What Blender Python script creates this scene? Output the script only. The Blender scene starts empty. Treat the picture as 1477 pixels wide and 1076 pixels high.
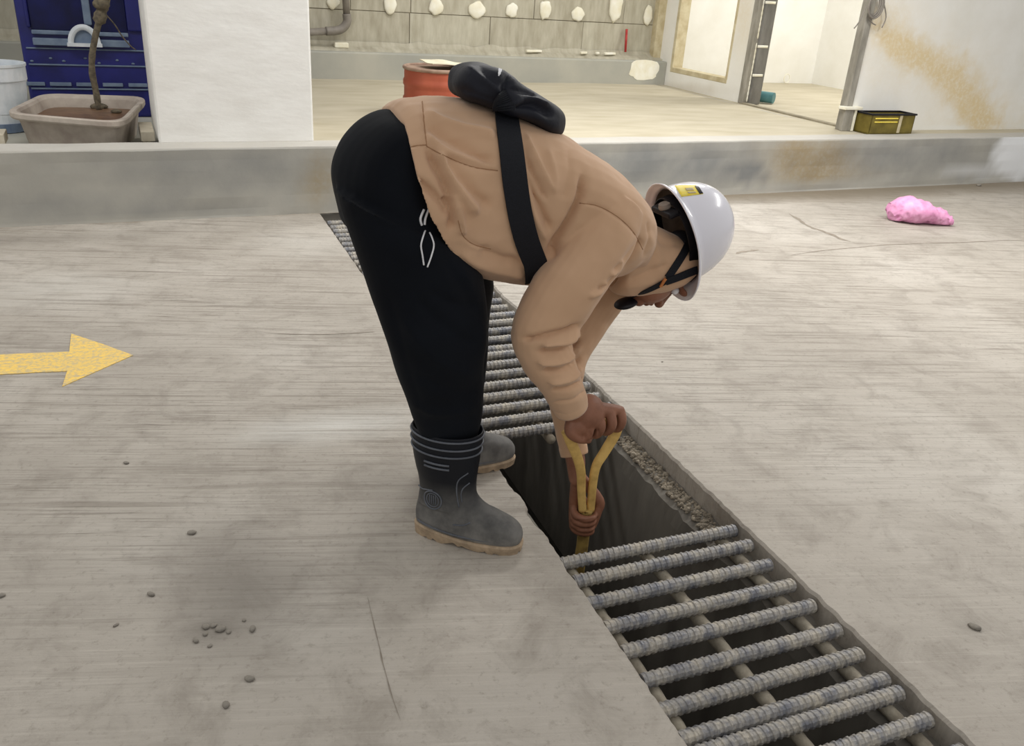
import bpy, bmesh, math, random
import numpy as np
from mathutils import Vector, Matrix, noise
from mathutils.bvhtree import BVHTree
random.seed(7); rng = np.random.default_rng(7)
SC = bpy.context.scene
COL = SC.collection
PI = math.pi

# ------------------------------------------------------------------ camera
W, H = 1477, 1076
FPX, PITCH, ROLL, YAW, CAMH = 1216.19, math.radians(25.0703), math.radians(4.0313), math.radians(22.9676), 1.42
_f = np.array([math.sin(YAW)*math.cos(PITCH), math.cos(YAW)*math.cos(PITCH), -math.sin(PITCH)])
_r = np.array([math.cos(YAW), -math.sin(YAW), 0.0]); _u = np.cross(_r, _f)
CR = math.cos(ROLL)*_r + math.sin(ROLL)*_u
CU = -math.sin(ROLL)*_r + math.cos(ROLL)*_u
CF = _f
CP = np.array([0, 0, CAMH])
cam = bpy.data.cameras.new('camera'); camo = bpy.data.objects.new('camera', cam); COL.objects.link(camo)
cam.sensor_width = 36; cam.lens = 36*FPX/W; cam.clip_start = .05; cam.clip_end = 100
camo.matrix_world = Matrix(((CR[0], CU[0], -CF[0], 0), (CR[1], CU[1], -CF[1], 0), (CR[2], CU[2], -CF[2], CAMH), (0, 0, 0, 1)))
SC.camera = camo

# ------------------------------------------------------------------ world, lamps, exposure
wd = bpy.data.worlds.new('world'); SC.world = wd; wd.use_nodes = True
wd.node_tree.nodes['Background'].inputs[0].default_value = (1.0, .985, .96, 1)
wd.node_tree.nodes['Background'].inputs[1].default_value = .40
def area(name, loc, size, power, color=(1, .98, .945), rot=(0, 0, 0)):
    l = bpy.data.lights.new(name, 'AREA'); l.shape = 'RECTANGLE'; l.size, l.size_y = size; l.energy = power; l.color = color
    o = bpy.data.objects.new(name, l); COL.objects.link(o); o.location = loc; o.rotation_euler = rot
    return o
area('tube_lamp_over_curb', (3.0, 4.6, 3.1), (2.4, .5), 84)
area('tube_lamp_over_lane', (-1.6, 4.4, 3.1), (2.4, .5), 38)
area('tube_lamp_right', (5.0, 2.4, 3.1), (.5, 2.4), 74)
area('tube_lamp_raised_floor', (3.0, 7.4, 3.2), (2.4, .5), 38)
area('tube_lamp_inner_room', (7.2, 7.6, 3.0), (1.0, .5), 52)
area('tube_lamp_behind_camera', (.5, -1.2, 3.1), (2.4, .5), 18)
SC.view_settings.view_transform = 'Standard'; SC.view_settings.look = 'None'
SC.view_settings.gamma = 1; SC.view_settings.use_curve_mapping = False; SC.view_settings.exposure = .30

# ------------------------------------------------------------------ picture -> place helpers
def ray(px, py):
    return CF + (px-W/2)/FPX*CR - (py-H/2)/FPX*CU
def onz(px, py, z=0.):
    d = ray(px, py); return CP + (z-CAMH)/d[2]*d
def ony(px, py, Y):
    d = ray(px, py); return CP + Y/d[1]*d
def project(V):
    v = np.asarray(V, float)-CP; k = v@CF
    return np.stack([W/2+FPX*(v@CR)/k, H/2-FPX*(v@CU)/k], -1)
# frame of the kerb and the rooms behind it: u along the kerb, v away from the camera
BA = math.radians(2.6); BO = np.array([0, 5.31, 0]); BU = np.array([math.cos(BA), math.sin(BA), 0]); BV = np.array([-math.sin(BA), math.cos(BA), 0])
def B(u, v, z): return BO + u*BU + v*BV + np.array([0, 0, z])
def toB(p): q = np.asarray(p)-BO; return np.array([q@BU, q@BV, q[2]])
def bz(px, py, z): return toB(onz(px, py, z))
def bv(px, py, v):
    d = ray(px, py); t = (v-(CP-BO)@BV)/(d@BV); return toB(CP+t*d)
def bu(px, py, u):
    d = ray(px, py); t = (u-(CP-BO)@BU)/(d@BU); return toB(CP+t*d)

# ------------------------------------------------------------------ materials
MATS = {}
def srgb(c):
    return tuple(((x/255)/12.92 if x/255 <= .04045 else ((x/255+.055)/1.055)**2.4) for x in c)
class NT:
    def __init__(s, name):
        s.m = bpy.data.materials.new(name); s.m.use_nodes = True; s.t = s.m.node_tree; s.n = s.t.nodes; s.b = s.n['Principled BSDF']
        MATS[name] = s.m
    def new(s, k, **kw):
        n = s.n.new(k)
        for a, v in kw.items():
            if a.startswith('i_'): n.inputs[a[2:].replace('_', ' ')].default_value = v
            else: setattr(n, a, v)
        return n
    def link(s, a, b): s.t.links.new(a, b)
    def coord(s, scale=(1, 1, 1), rot=(0, 0, 0), world=False):
        c = s.new('ShaderNodeTexCoord'); m = s.new('ShaderNodeMapping'); m.vector_type = 'TEXTURE'; m.inputs['Scale'].default_value = [1/k for k in scale]; m.inputs['Rotation'].default_value = rot
        if world:
            g = s.new('ShaderNodeNewGeometry'); s.link(g.outputs['Position'], m.inputs[0])
        else: s.link(c.outputs['Object'], m.inputs[0])
        return m.outputs[0]
    def noise(s, vec, scale, detail=4, rough=.55, dist=0):
        n = s.new('ShaderNodeTexNoise', i_Scale=scale, i_Detail=detail, i_Roughness=rough, i_Distortion=dist); s.link(vec, n.inputs['Vector']); return n.outputs['Fac']
    def ramp(s, fac, stops):
        r = s.new('ShaderNodeValToRGB'); s.link(fac, r.inputs[0]); e = r.color_ramp.elements
        while len(e) < len(stops): e.new(.5)
        for x, (p, c) in zip(e, stops):
            x.position = p; x.color = (c, c, c, 1) if isinstance(c, (int, float)) else (*c[:3], 1)
        return r.outputs[0]
    def mix(s, fac, a, b, mode='MIX'):
        n = s.new('ShaderNodeMix', data_type='RGBA', blend_type=mode)
        for i, v in ((0, fac), (6, a), (7, b)):
            if hasattr(v, 'links'): s.link(v, n.inputs[i])
            else: n.inputs[i].default_value = v if i == 0 else (*v[:3], 1)
        return n.outputs[2]
    def math(s, op, a, b=None):
        n = s.new('ShaderNodeMath', operation=op)
        for i, v in ((0, a), (1, b)):
            if v is None: continue
            if hasattr(v, 'links'): s.link(v, n.inputs[i])
            else: n.inputs[i].default_value = v
        return n.outputs[0]
    def attr(s, name):
        n = s.new('ShaderNodeAttribute', attribute_name=name); return n
    def bump(s, h, strength=.3, dist=.01, prev=None):
        n = s.new('ShaderNodeBump', i_Strength=strength, i_Distance=dist); s.link(h, n.inputs['Height'])
        if prev: s.link(prev, n.inputs['Normal'])
        s.link(n.outputs[0], s.b.inputs['Normal']); return n.outputs[0]
    def col(s, c):
        if hasattr(c, 'links'): s.link(c, s.b.inputs['Base Color'])
        else: s.b.inputs['Base Color'].default_value = (*c[:3], 1)
    def set(s, **kw):
        for a, v in kw.items(): s.b.inputs[a.replace('_', ' ')].default_value = v
        return s
def simple(name, c1, c2=None, scale=20, rough=.7, bump=0, bscale=None, stretch=(1, 1, 1), lo=.35, hi=.65, metal=0, spec=.3, world=False, bdist=.005):
    m = NT(name); v = m.coord(stretch, world=world)
    n = m.noise(v, scale, 5)
    if c2 is None: c2 = tuple(.8*x for x in c1)
    m.col(m.ramp(n, [(lo, c1), (hi, c2)]))
    m.set(Roughness=rough, Metallic=metal); m.b.inputs['Specular IOR Level'].default_value = spec
    if bump: m.bump(m.noise(v, bscale or scale*3, 5), bump, bdist)
    return m.m
def mat_floor():
    m = NT('concrete_floor'); w = m.coord(world=True)
    big = m.noise(w, .9, 5, .6); st = m.noise(m.coord((.8, 22, 1), (0, 0, -.25), world=True), 1.6, 6, .68, .5)
    st2 = m.noise(m.coord((2.0, 80, 1), (0, 0, -.27), world=True), 1.5, 5, .7, .5); fine = m.noise(w, 45, 6, .7)
    gp = m.new('ShaderNodeNewGeometry'); sx = m.new('ShaderNodeSeparateXYZ'); m.link(gp.outputs['Position'], sx.inputs[0])
    msk = m.ramp(m.math('ADD', m.math('MULTIPLY', sx.outputs[1], .25), m.math('MULTIPLY', big, .3)), [(.50, .18), (.78, 1.)])
    c = m.ramp(big, [(.3, srgb((162, 155, 145))), (.5, srgb((178, 171, 161))), (.72, srgb((194, 188, 179)))])
    c = m.mix(m.math('MULTIPLY', m.math('MULTIPLY', m.ramp(st, [(.34, 1.), (.48, 0.)]), msk), .52), c, srgb((112, 103, 92)))
    c = m.mix(m.math('MULTIPLY', m.math('MULTIPLY', m.ramp(st2, [(.34, 1.), (.47, 0.)]), m.math('MULTIPLY', m.ramp(m.noise(w, 1.7, 3, .6), [(.38, .25), (.62, 1.)]), msk)), .8), c, srgb((104, 96, 86)))
    c = m.mix(m.math('MULTIPLY', m.ramp(st2, [(.55, 0.), (.72, 1.)]), .3), c, srgb((216, 210, 198)))
    bl = m.noise(w, 6, 6, .7, .6); c = m.mix(m.math('MULTIPLY', m.ramp(bl, [(.32, 1.), (.52, 0.)]), .42), c, srgb((128, 120, 110)))
    c = m.mix(m.math('MULTIPLY', m.ramp(fine, [(.30, 1.), (.45, 0.)]), .42), c, srgb((120, 112, 100)))
    a = m.attr('stain'); sep = m.new('ShaderNodeSeparateColor'); m.link(a.outputs['Color'], sep.inputs[0])
    c = m.mix(sep.outputs[0], c, srgb((116, 110, 102)))          # greasy patches, plus a soft cast shadow painted as darker floor
    c = m.mix(m.math('MULTIPLY', sep.outputs[1], m.ramp(st, [(.4, .35), (.6, 1.)])), c, srgb((214, 212, 206)))   # cement dust
    c = m.mix(m.math('MULTIPLY', sep.outputs[2], .9), c, srgb((128, 117, 100)))       # sandy dirt along the kerb
    m.col(c); m.set(Roughness=.62); m.b.inputs['Specular IOR Level'].default_value = .3
    hgt = m.math('ADD', m.math('MULTIPLY', m.math('ADD', m.math('MULTIPLY', st2, 1.3), m.math('MULTIPLY', st, .8)), msk), m.math('ADD', m.math('MULTIPLY', fine, .5), m.math('MULTIPLY', bl, .9)))
    m.bump(hgt, .42, .010)
    return m.m
def mat_stained(name, c1, c2, cr, cg, cb, scale=3, rough=.8, bump=.15):
    m = NT(name); w = m.coord(world=True); n = m.noise(w, scale, 6, .6); f = m.noise(w, 30, 5, .7)
    c = m.ramp(n, [(.3, c1), (.7, c2)])
    a = m.attr('stain'); sep = m.new('ShaderNodeSeparateColor'); m.link(a.outputs['Color'], sep.inputs[0])
    c = m.mix(m.math('MULTIPLY', sep.outputs[0], m.ramp(f, [(.3, .5), (.55, 1.)])), c, cr)
    c = m.mix(m.math('MULTIPLY', sep.outputs[1], m.ramp(n, [(.25, .6), (.6, 1.)])), c, cg)
    c = m.mix(sep.outputs[2], c, cb)
    m.col(c); m.set(Roughness=rough); m.b.inputs['Specular IOR Level'].default_value = .25; m.bump(m.math('ADD', n, f), bump, .006)
    return m.m
FLOORM = mat_floor()
RAISED = simple('cement_screed', srgb((190, 182, 162)), srgb((172, 163, 140)), 2.2, .85, .25, 25, (1, 3, 1), .3, .75, world=True)
KERB = mat_stained('kerb_concrete', srgb((178, 175, 166)), srgb((160, 158, 151)), srgb((158, 142, 112)), srgb((116, 119, 121)), srgb((228, 230, 232)), 2.4)
WHITEW = mat_stained('white_plaster', srgb((238, 237, 232)), srgb((228, 226, 218)), srgb((216, 194, 146)), srgb((205, 198, 184)), srgb((190, 184, 170)), 2.5, .85, .12)
PILLAR = simple('white_painted_pillar', srgb((238, 237, 233)), srgb((228, 226, 221)), 4, .75, .35, 14, (1, 1, 3), .35, .7, world=True)
FORMW = simple('formwork_concrete', srgb((186, 181, 164)), srgb((158, 152, 134)), 5, .9, .4, 18, (3, 1, .8), .3, .7, world=True)
FORMW2 = simple('formwork_concrete_pale', srgb((192, 188, 171)), srgb((166, 160, 142)), 5, .9, .4, 18, (3, 1, .8), .3, .7, world=True)
JOINT = simple('dark_mortar_joint', srgb((158, 150, 130)), srgb((134, 126, 108)), 9, .95, .3)
LEDGE = simple('grey_ledge_cement', srgb((178, 176, 164)), srgb((160, 160, 152)), 1.8, .7, .15, 20, world=True)
PATCH = simple('white_filler', srgb((240, 238, 226)), srgb((228, 222, 198)), 8, .9, .3)
DRAINM = simple('drain_wall_concrete', srgb((126, 122, 114)), srgb((96, 92, 86)), 4, .85, .15, 14, (1, 2, .5), .3, .7, world=True)
DIRT = simple('wet_silt', srgb((46, 42, 36)), srgb((28, 26, 23)), 6, .5, .3)
RUBBLE = simple('rough_rubble_concrete', srgb((158, 148, 132)), srgb((112, 104, 92)), 30, .95, .8, 60, world=True, bdist=.01)
def mat_rebar():
    m = NT('dusty_steel_rebar'); v = m.coord((1, 1, 1), world=True); n = m.noise(v, 22, 5, .65); f = m.noise(v, 120, 3)
    c = m.ramp(n, [(.36, srgb((116, 118, 126))), (.5, srgb((158, 155, 151))), (.64, srgb((188, 181, 168)))])
    m.col(m.mix(m.math('MULTIPLY', m.ramp(f, [(.4, 1.), (.55, 0.)]), .3), c, srgb((92, 86, 78))))
    m.link(m.ramp(n, [(.35, .42), (.6, .75)]), m.b.inputs['Roughness']); m.set(Metallic=.25); m.bump(f, .25, .003); return m.m
REBAR = mat_rebar()
RAILM = simple('cement_caked_rail', srgb((172, 164, 148)), srgb((134, 126, 112)), 25, .9, .5, 60, world=True)
def mat_cloth(name, c1, c2, scale=4, weave=700, sheen=.2, rough=.9):
    m = NT(name); v = m.coord(world=True); n = m.noise(v, scale, 4); f = m.noise(v, weave, 2)
    m.col(m.ramp(n, [(.3, c1), (.7, c2)])); m.set(Roughness=rough); m.b.inputs['Specular IOR Level'].default_value = .15
    m.b.inputs['Sheen Weight'].default_value = sheen; m.b.inputs['Sheen Roughness'].default_value = .5
    m.bump(f, .12, .002); return m.m
SHIRT = mat_cloth('tan_sweatshirt_cloth', srgb((208, 172, 141)), srgb((197, 161, 130)))
PANTS = mat_cloth('black_sweatpants_cloth', srgb((17, 21, 28)), srgb((10, 13, 19)), sheen=.02)
NYLON = simple('black_nylon', srgb((30, 32, 42)), srgb((22, 24, 33)), 12, .6, .25, 60, spec=.25)
WEB = simple('black_webbing', srgb((22, 24, 32)), srgb((15, 17, 23)), 300, .75, .3, 400)
SKIN = simple('brown_skin', srgb((146, 100, 78)), srgb((124, 82, 62)), 18, .5, .25, 180, spec=.4, bdist=.002)
def mat_boot():
    m = NT('dusty_black_rubber'); v = m.coord(world=True); n = m.noise(v, 16, 5, .6)
    g = m.new('ShaderNodeNewGeometry'); sx = m.new('ShaderNodeSeparateXYZ'); m.link(g.outputs['Position'], sx.inputs[0])
    hz = m.math('MULTIPLY', m.ramp(sx.outputs[2], [(.02, 1.), (.20, 0.)]), .95)
    d = m.math('MULTIPLY', m.math('ADD', hz, .015), m.ramp(n, [(.25, .3), (.62, 1.)]))
    m.col(m.mix(d, srgb((22, 25, 32)), srgb((140, 138, 134)))); m.link(m.ramp(d, [(0., .45), (.6, .7)]), m.b.inputs['Roughness']); m.b.inputs['Specular IOR Level'].default_value = .18
    m.bump(n, .12, .004); return m.m
BOOT = mat_boot()
BOOTLINE = simple('grey_rubber_ridge', srgb((104, 108, 116)), srgb((84, 88, 96)), 30, .5)
SOLE = simple('tan_rubber_sole', srgb((182, 160, 134)), srgb((152, 134, 112)), 40, .8, .3)
HELM = NT('white_helmet_plastic').set(Roughness=.22); HELM.col(srgb((232, 231, 240))); HELM.b.inputs['Coat Weight'].default_value = .4; HELM = HELM.m
HELMIN = simple('grey_helmet_lining', srgb((150, 140, 130)), srgb((120, 112, 104)), 30, .8)
YEL = simple('yellow_sticker', srgb((246, 216, 60)), srgb((240, 226, 120)), 90, .5)
BLACKP = simple('black_plastic', srgb((24, 24, 30)), srgb((16, 16, 20)), 20, .45)
ORANGE = simple('tan_buckle', srgb((196, 124, 70)), srgb((170, 104, 56)), 40, .5)
WHITEC = simple('white_cord', srgb((235, 235, 238)), srgb((215, 215, 220)), 60, .6)
YHANDLE = simple('worn_yellow_paint', srgb((222, 186, 112)), srgb((188, 152, 88)), 30, .55, .3, 90, lo=.4, hi=.75)
SHOVELM = simple('dirty_yellow_shaft', srgb((190, 160, 92)), srgb((140, 116, 68)), 30, .6, .3, 80)
STEEL = simple('grey_steel_blade', srgb((110, 110, 108)), srgb((80, 78, 74)), 20, .5, metal=.6)
def mat_arrow():
    m = NT('worn_yellow_road_paint'); w = m.coord(world=True); n = m.noise(w, 60, 6, .75); st = m.noise(m.coord((2, 60, 1), world=True), 2, 5, .7)
    f = m.math('MULTIPLY', m.ramp(n, [(.40, .30), (.54, 1.)]), m.ramp(st, [(.36, .45), (.54, 1.)]))
    m.col(m.mix(f, srgb((178, 168, 145)), srgb((240, 202, 98)))); m.set(Roughness=.7); m.bump(n, .2, .004); return m.m
ARROW = mat_arrow()
BLUE = simple('blue_plastic', srgb((34, 38, 118)), srgb((24, 28, 92)), 5, .4, .05, spec=.5)
BLUED = simple('dark_blue_plastic', srgb((20, 26, 84)), srgb((14, 18, 58)), 5, .4)
BLUEL = simple('pale_blue_strip', srgb((126, 142, 162)), srgb((104, 120, 144)), 12, .5)
WHITEP = simple('white_plastic', srgb((232, 236, 240)), srgb((208, 216, 222)), 10, .4)
TUB = simple('cement_smeared_tub', srgb((196, 186, 174)), srgb((164, 152, 142)), 9, .8, .3, 30, lo=.3, hi=.7)
SOIL = simple('brown_muddy_water', srgb((128, 98, 74)), srgb((98, 74, 56)), 14, .35, .2)
BARK = simple('dry_branch_bark', srgb((120, 110, 92)), srgb((84, 78, 68)), 40, .9, .6, 80)
WOOD = simple('pale_plank', srgb((212, 204, 186)), srgb((190, 180, 158)), 10, .8, .2, stretch=(1, 8, 1))
DRUM = simple('red_drum_paint', srgb((176, 92, 68)), srgb((152, 76, 56)), 4, .5, .05, stretch=(1, 1, .4))
CARD = simple('pale_cardboard', srgb((222, 216, 192)), srgb((202, 194, 168)), 12, .9)
RIMG = simple('dusty_drum_rim', srgb((160, 136, 118)), srgb((134, 108, 92)), 14, .7)
PIPE = simple('grey_pvc_pipe', srgb((140, 134, 126)), srgb((122, 116, 108)), 10, .5)
JAMB = simple('bare_grey_jamb', srgb((162, 158, 148)), srgb((130, 126, 116)), 14, .7, .2, stretch=(1, 1, .3))
JAMBD = simple('dark_grey_jamb', srgb((128, 126, 122)), srgb((104, 102, 98)), 14, .6, .2, stretch=(1, 1, .3))
TEAL = simple('teal_pipe', srgb((96, 142, 146)), srgb((76, 122, 128)), 10, .45)
OLIVE = simple('olive_tin', srgb((134, 120, 58)), srgb((108, 96, 46)), 10, .4, metal=.3)
PINK = simple('pink_plastic_film', srgb((240, 176, 214)), srgb((228, 152, 198)), 20, .35, .5, 30, spec=.5)
REDP = simple('red_stick_paint', srgb((190, 70, 66)), srgb((160, 50, 50)), 20, .6)
STONE = simple('grey_crumb', srgb((150, 144, 134)), srgb((118, 113, 106)), 40, .95, .4)
FRAMEC = simple('raw_cement_reveal', srgb((206, 196, 166)), srgb((182, 168, 134)), 9, .9, .3)

# ------------------------------------------------------------------ mesh helpers
class MB:
    def __init__(s): s.v = []; s.f = []
    def add(s, V, F):
        o = len(s.v); s.v += [tuple(map(float, p)) for p in V]; s.f += [tuple(i+o for i in f) for f in F]; return s
    def box(s, c, ex, ey, ez):          # centre and three half-axis vectors
        c, ex, ey, ez = map(lambda a: np.asarray(a, float), (c, ex, ey, ez))
        V = [c+i*ex+j*ey+k*ez for i in (-1, 1) for j in (-1, 1) for k in (-1, 1)]
        return s.add(V, [(0, 1, 3, 2), (4, 6, 7, 5), (0, 4, 5, 1), (2, 3, 7, 6), (0, 2, 6, 4), (1, 5, 7, 3)])
    def bbox(s, u0, u1, v0, v1, z0, z1):   # box in the kerb frame
        return s.box(B((u0+u1)/2, (v0+v1)/2, (z0+z1)/2), BU*(u1-u0)/2, BV*(v1-v0)/2, (0, 0, (z1-z0)/2))
    def tube(s, P, R, n=12, cap=True, closed=False):
        P = [np.asarray(p, float) for p in P]; R = [R]*len(P) if np.isscalar(R) else R
        T = []
        for i in range(len(P)):
            a = P[(i-1) % len(P)] if closed or i else P[0]; b = P[(i+1) % len(P)] if closed or i < len(P)-1 else P[-1]
            t = b-a; T.append(t/(np.linalg.norm(t)+1e-12))
        x = np.cross(T[0], (0, 0, 1));
        if np.linalg.norm(x) < .1: x = np.cross(T[0], (1, 0, 0))
        V = []
        for p, t, r in zip(P, T, R):
            x = x-t*(x@t); x /= np.linalg.norm(x); y = np.cross(t, x)
            V += [p+r*(math.cos(a)*x+math.sin(a)*y) for a in np.arange(n)*2*PI/n]
        m = len(P); F = [(i*n+j, i*n+(j+1) % n, ((i+1) % m)*n+(j+1) % n, ((i+1) % m)*n+j) for i in range(m if closed else m-1) for j in range(n)]
        if cap and not closed: F += [tuple(range(n))[::-1], tuple((m-1)*n+j for j in range(n))]
        return s.add(V, F)
    def lathe(s, prof, c=(0, 0, 0), n=32, X=(1, 0, 0), Y=(0, 1, 0), Z=(0, 0, 1)):   # prof [(r,z)]
        c, X, Y, Z = map(lambda a: np.asarray(a, float), (c, X, Y, Z)); V = []
        for r, z in prof: V += [c+Z*z+r*(math.cos(a)*X+math.sin(a)*Y) for a in np.arange(n)*2*PI/n]
        m = len(prof); F = [(i*n+j, i*n+(j+1) % n, (i+1)*n+(j+1) % n, (i+1)*n+j) for i in range(m-1) for j in range(n)]
        F += [tuple(range(n))[::-1], tuple((m-1)*n+j for j in range(n))]
        return s.add(V, F)
    def ell(s, c, X, Y, Z, n=20, m=12):        # ellipsoid with three half-axis vectors
        c, X, Y, Z = map(lambda a: np.asarray(a, float), (c, X, Y, Z)); V = [c-Z]
        for i in range(1, m):
            t = -PI/2+PI*i/m; V += [c+Z*math.sin(t)+math.cos(t)*(math.cos(a)*X+math.sin(a)*Y) for a in np.arange(n)*2*PI/n]
        V.append(c+Z); F = [(0, 1+(j+1) % n, 1+j) for j in range(n)]
        F += [(1+i*n+j, 1+i*n+(j+1) % n, 1+(i+1)*n+(j+1) % n, 1+(i+1)*n+j) for i in range(m-2) for j in range(n)]
        F += [(1+(m-2)*n+j, 1+(m-2)*n+(j+1) % n, len(V)-1) for j in range(n)]
        return s.add(V, F)
    def rings(s, rings, cap=True):             # loft of equal rings
        n = len(rings[0]); V = [p for r in rings for p in r]
        F = [(i*n+j, i*n+(j+1) % n, (i+1)*n+(j+1) % n, (i+1)*n+j) for i in range(len(rings)-1) for j in range(n)]
        if cap: F += [tuple(range(n))[::-1], tuple((len(rings)-1)*n+j for j in range(n))]
        return s.add(V, F)
    def mesh(s, name):
        me = bpy.data.meshes.new(name); me.from_pydata(s.v, [], s.f); me.update()
        bm = bmesh.new(); bm.from_mesh(me); bmesh.ops.recalc_face_normals(bm, faces=bm.faces); bm.to_mesh(me); bm.free()
        return me
def spl(A, k=6):                               # Catmull-Rom through rows
    A = np.asarray(A, float); out = []; n = len(A)
    for i in range(n-1):
        p0, p1, p2, p3 = A[max(i-1, 0)], A[i], A[i+1], A[min(i+2, n-1)]
        for t in np.arange(k)/k:
            out.append(.5*((2*p1)+(-p0+p2)*t+(2*p0-5*p1+4*p2-p3)*t*t+(-p0+3*p1-3*p2+p3)*t**3))
    out.append(A[-1]); return np.array(out)
def smooth_shade(me, on=True):
    me.polygons.foreach_set('use_smooth', [on]*len(me.polygons)); me.update()
def put(name, src, mat, parent=None, smooth=False, bevel=0, kind=None, local=False):
    me = src.mesh(name) if isinstance(src, MB) else src
    if mat and not me.materials: me.materials.append(mat)
    if smooth: smooth_shade(me)
    o = bpy.data.objects.new(name, me); COL.objects.link(o)
    if parent is not None:
        o.parent = parent
        if not local: o.matrix_parent_inverse = parent_world(parent).inverted()
    if bevel:
        b = o.modifiers.new('bevel', 'BEVEL'); b.width = bevel; b.segments = 2; b.limit_method = 'ANGLE'
    if kind: o['kind'] = kind
    return o
def parent_world(o):
    m = o.matrix_basis.copy()
    if o.parent: m = parent_world(o.parent) @ o.matrix_parent_inverse @ m
    return m
def tag(o, label, cat, group=None):
    o['label'] = label; o['category'] = cat
    if group: o['group'] = group
    return o
def thing(name, label, cat, loc, group=None):
    o = bpy.data.objects.new(name, None); COL.objects.link(o); o.location = tuple(map(float, loc)); o.empty_display_size = .1
    return tag(o, label, cat, group)
def copy_tree(o, parent=None):
    c = o.copy(); COL.objects.link(c); c.parent = parent
    if parent is not None: c.matrix_parent_inverse = o.matrix_parent_inverse.copy()
    for ch in [x for x in o.children]: copy_tree(ch, c)
    return c
def struct(name, src, mat, label=None, **kw):
    o = put(name, src, mat, **kw); o['kind'] = 'structure'
    if label: o['label'] = label
    return o
def nz(x, y, z, s=1.): return noise.noise((x*s, y*s, z*s))
def set_attr(me, name, arr):
    a = me.color_attributes.new(name, 'FLOAT_COLOR', 'POINT'); d = np.ones((len(me.vertices), 4), np.float32); d[:, :3] = arr; a.data.foreach_set('color', d.ravel())
def verts(me):
    a = np.empty(len(me.vertices)*3, np.float64); me.vertices.foreach_get('co', a); return a.reshape(-1, 3)
def dist_poly(p, poly):                        # distance of points (n,2) to a polyline, plus parameter 0..1
    best = np.full(len(p), 1e9); par = np.zeros(len(p)); poly = np.asarray(poly, float); L = np.r_[0, np.cumsum(np.linalg.norm(np.diff(poly, axis=0), axis=1))]
    for i in range(len(poly)-1):
        a, d = poly[i], poly[i+1]-poly[i]; t = np.clip(((p-a)@d)/(d@d), 0, 1); q = np.linalg.norm(p-a-t[:, None]*d, axis=1)
        m = q < best; best[m] = q[m]; par[m] = (L[i]+t[m]*(L[i+1]-L[i]))/L[-1]
    return best, par

# ------------------------------------------------------------------ floor with the drain slot
XL, XR, YE = .885, 1.472, 5.29
def left_rim(y):
    e = XL-.030*max(0, (y-2.3)/3.)+.006*nz(0, y, 0, 9)+.004*nz(3, y, 0, 40)
    if 1.6 < y < 2.4: e += .014*nz(7, y, 1, 11)+.007*nz(2, y, 5, 27)
    return e
def right_rim(y): return XR-.012*max(0, (y-2.3)/3.)+.006*nz(10, y, 0, 7)+.006*nz(13, y, 0, 30)
def kerb_y(x): return 5.31+math.tan(BA)*x+.03
def build_floor():
    mb = MB(); ys = list(np.r_[np.arange(-1.2, .5, .06), np.arange(.5, 3.0, .012), np.arange(3.0, YE, .04), [YE]])
    xl = np.r_[np.arange(-9, -4, .5), np.arange(-4, .8, .07), [.82]]; xr = np.r_[[1.53], np.arange(1.6, 11, .09)]
    cols = []
    for y in ys:
        L = [(x, y, 0) for x in xl]+[(left_rim(y)-.006, y, 0), (left_rim(y), y, -.006), (left_rim(y)+.004, y, -.075)]
        Rr = [(right_rim(y)+.0, y, -.075), (right_rim(y), y, -.008), (right_rim(y)+.007, y, 0)]+[(x, y, 0) for x in xr]
        cols.append((L, Rr))
    for side in (0, 1):
        V = [p for c in cols for p in c[side]]; n = len(cols[0][side])
        mb.add(V, [(i*n+j, i*n+j+1, (i+1)*n+j+1, (i+1)*n+j) for i in range(len(ys)-1) for j in range(n-1)])
    # strip beyond the end of the slot, up to the kerb
    xs = np.r_[xl, np.arange(.88, 1.5, .07), xr]; V = []
    for x in xs:
        e = max(kerb_y(x), YE+.005)
        V += [(x, YE, 0), (x, (YE+e)/2, 0), (x, e+.02, 0)]
    mb.add(V, [(i*3+j, (i+1)*3+j, (i+1)*3+j+1, i*3+j+1) for i in range(len(xs)-1) for j in (0, 1)])
    me = mb.mesh('floor'); bm = bmesh.new(); bm.from_mesh(me); bmesh.ops.remove_doubles(bm, verts=bm.verts, dist=.0005)
    for f in bm.faces:
        if abs(f.normal.z) > .8 and f.normal.z < 0: f.normal_flip()
    bm.to_mesh(me); bm.free()
    V = verts(me); p = project(V); st = np.zeros((len(V), 3))
    wob = np.array([nz(*v, 2.2) for v in V])*.5+np.array([nz(*v, 7) for v in V])*.3
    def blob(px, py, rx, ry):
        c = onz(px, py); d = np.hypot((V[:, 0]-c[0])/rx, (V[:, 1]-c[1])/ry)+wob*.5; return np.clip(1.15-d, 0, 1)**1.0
    st[:, 0] = np.clip(.72*blob(340, 850, .20, .28)+.35*blob(310, 910, .08, .05)+.25*blob(560, 700, .2, .2)+.30*blob(60, 345, .7, .12)+.25*blob(1400, 905, .08, .04), 0, .7)  # camera holder's soft shadow painted in dark, along with the greasy stains
    st[:, 1] = np.clip(.8*blob(480, 615, .45, .13)+.35*blob(70, 420, .35, .3)+.3*blob(440, 350, .35, .35), 0, .8)
    ky = np.array([kerb_y(x) for x in V[:, 0]]); dk = ky-V[:, 1]
    st[:, 2] = np.clip(1.6-1.6*(dk+wob*.10)/(.12+.42*np.clip((V[:, 0]-2)/3, 0, 1)), 0, 1)*np.clip((V[:, 0]+3)/4, .35, 1)
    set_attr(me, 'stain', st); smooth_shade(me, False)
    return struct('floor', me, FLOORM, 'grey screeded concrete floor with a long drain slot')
FLOOR = build_floor()
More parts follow.
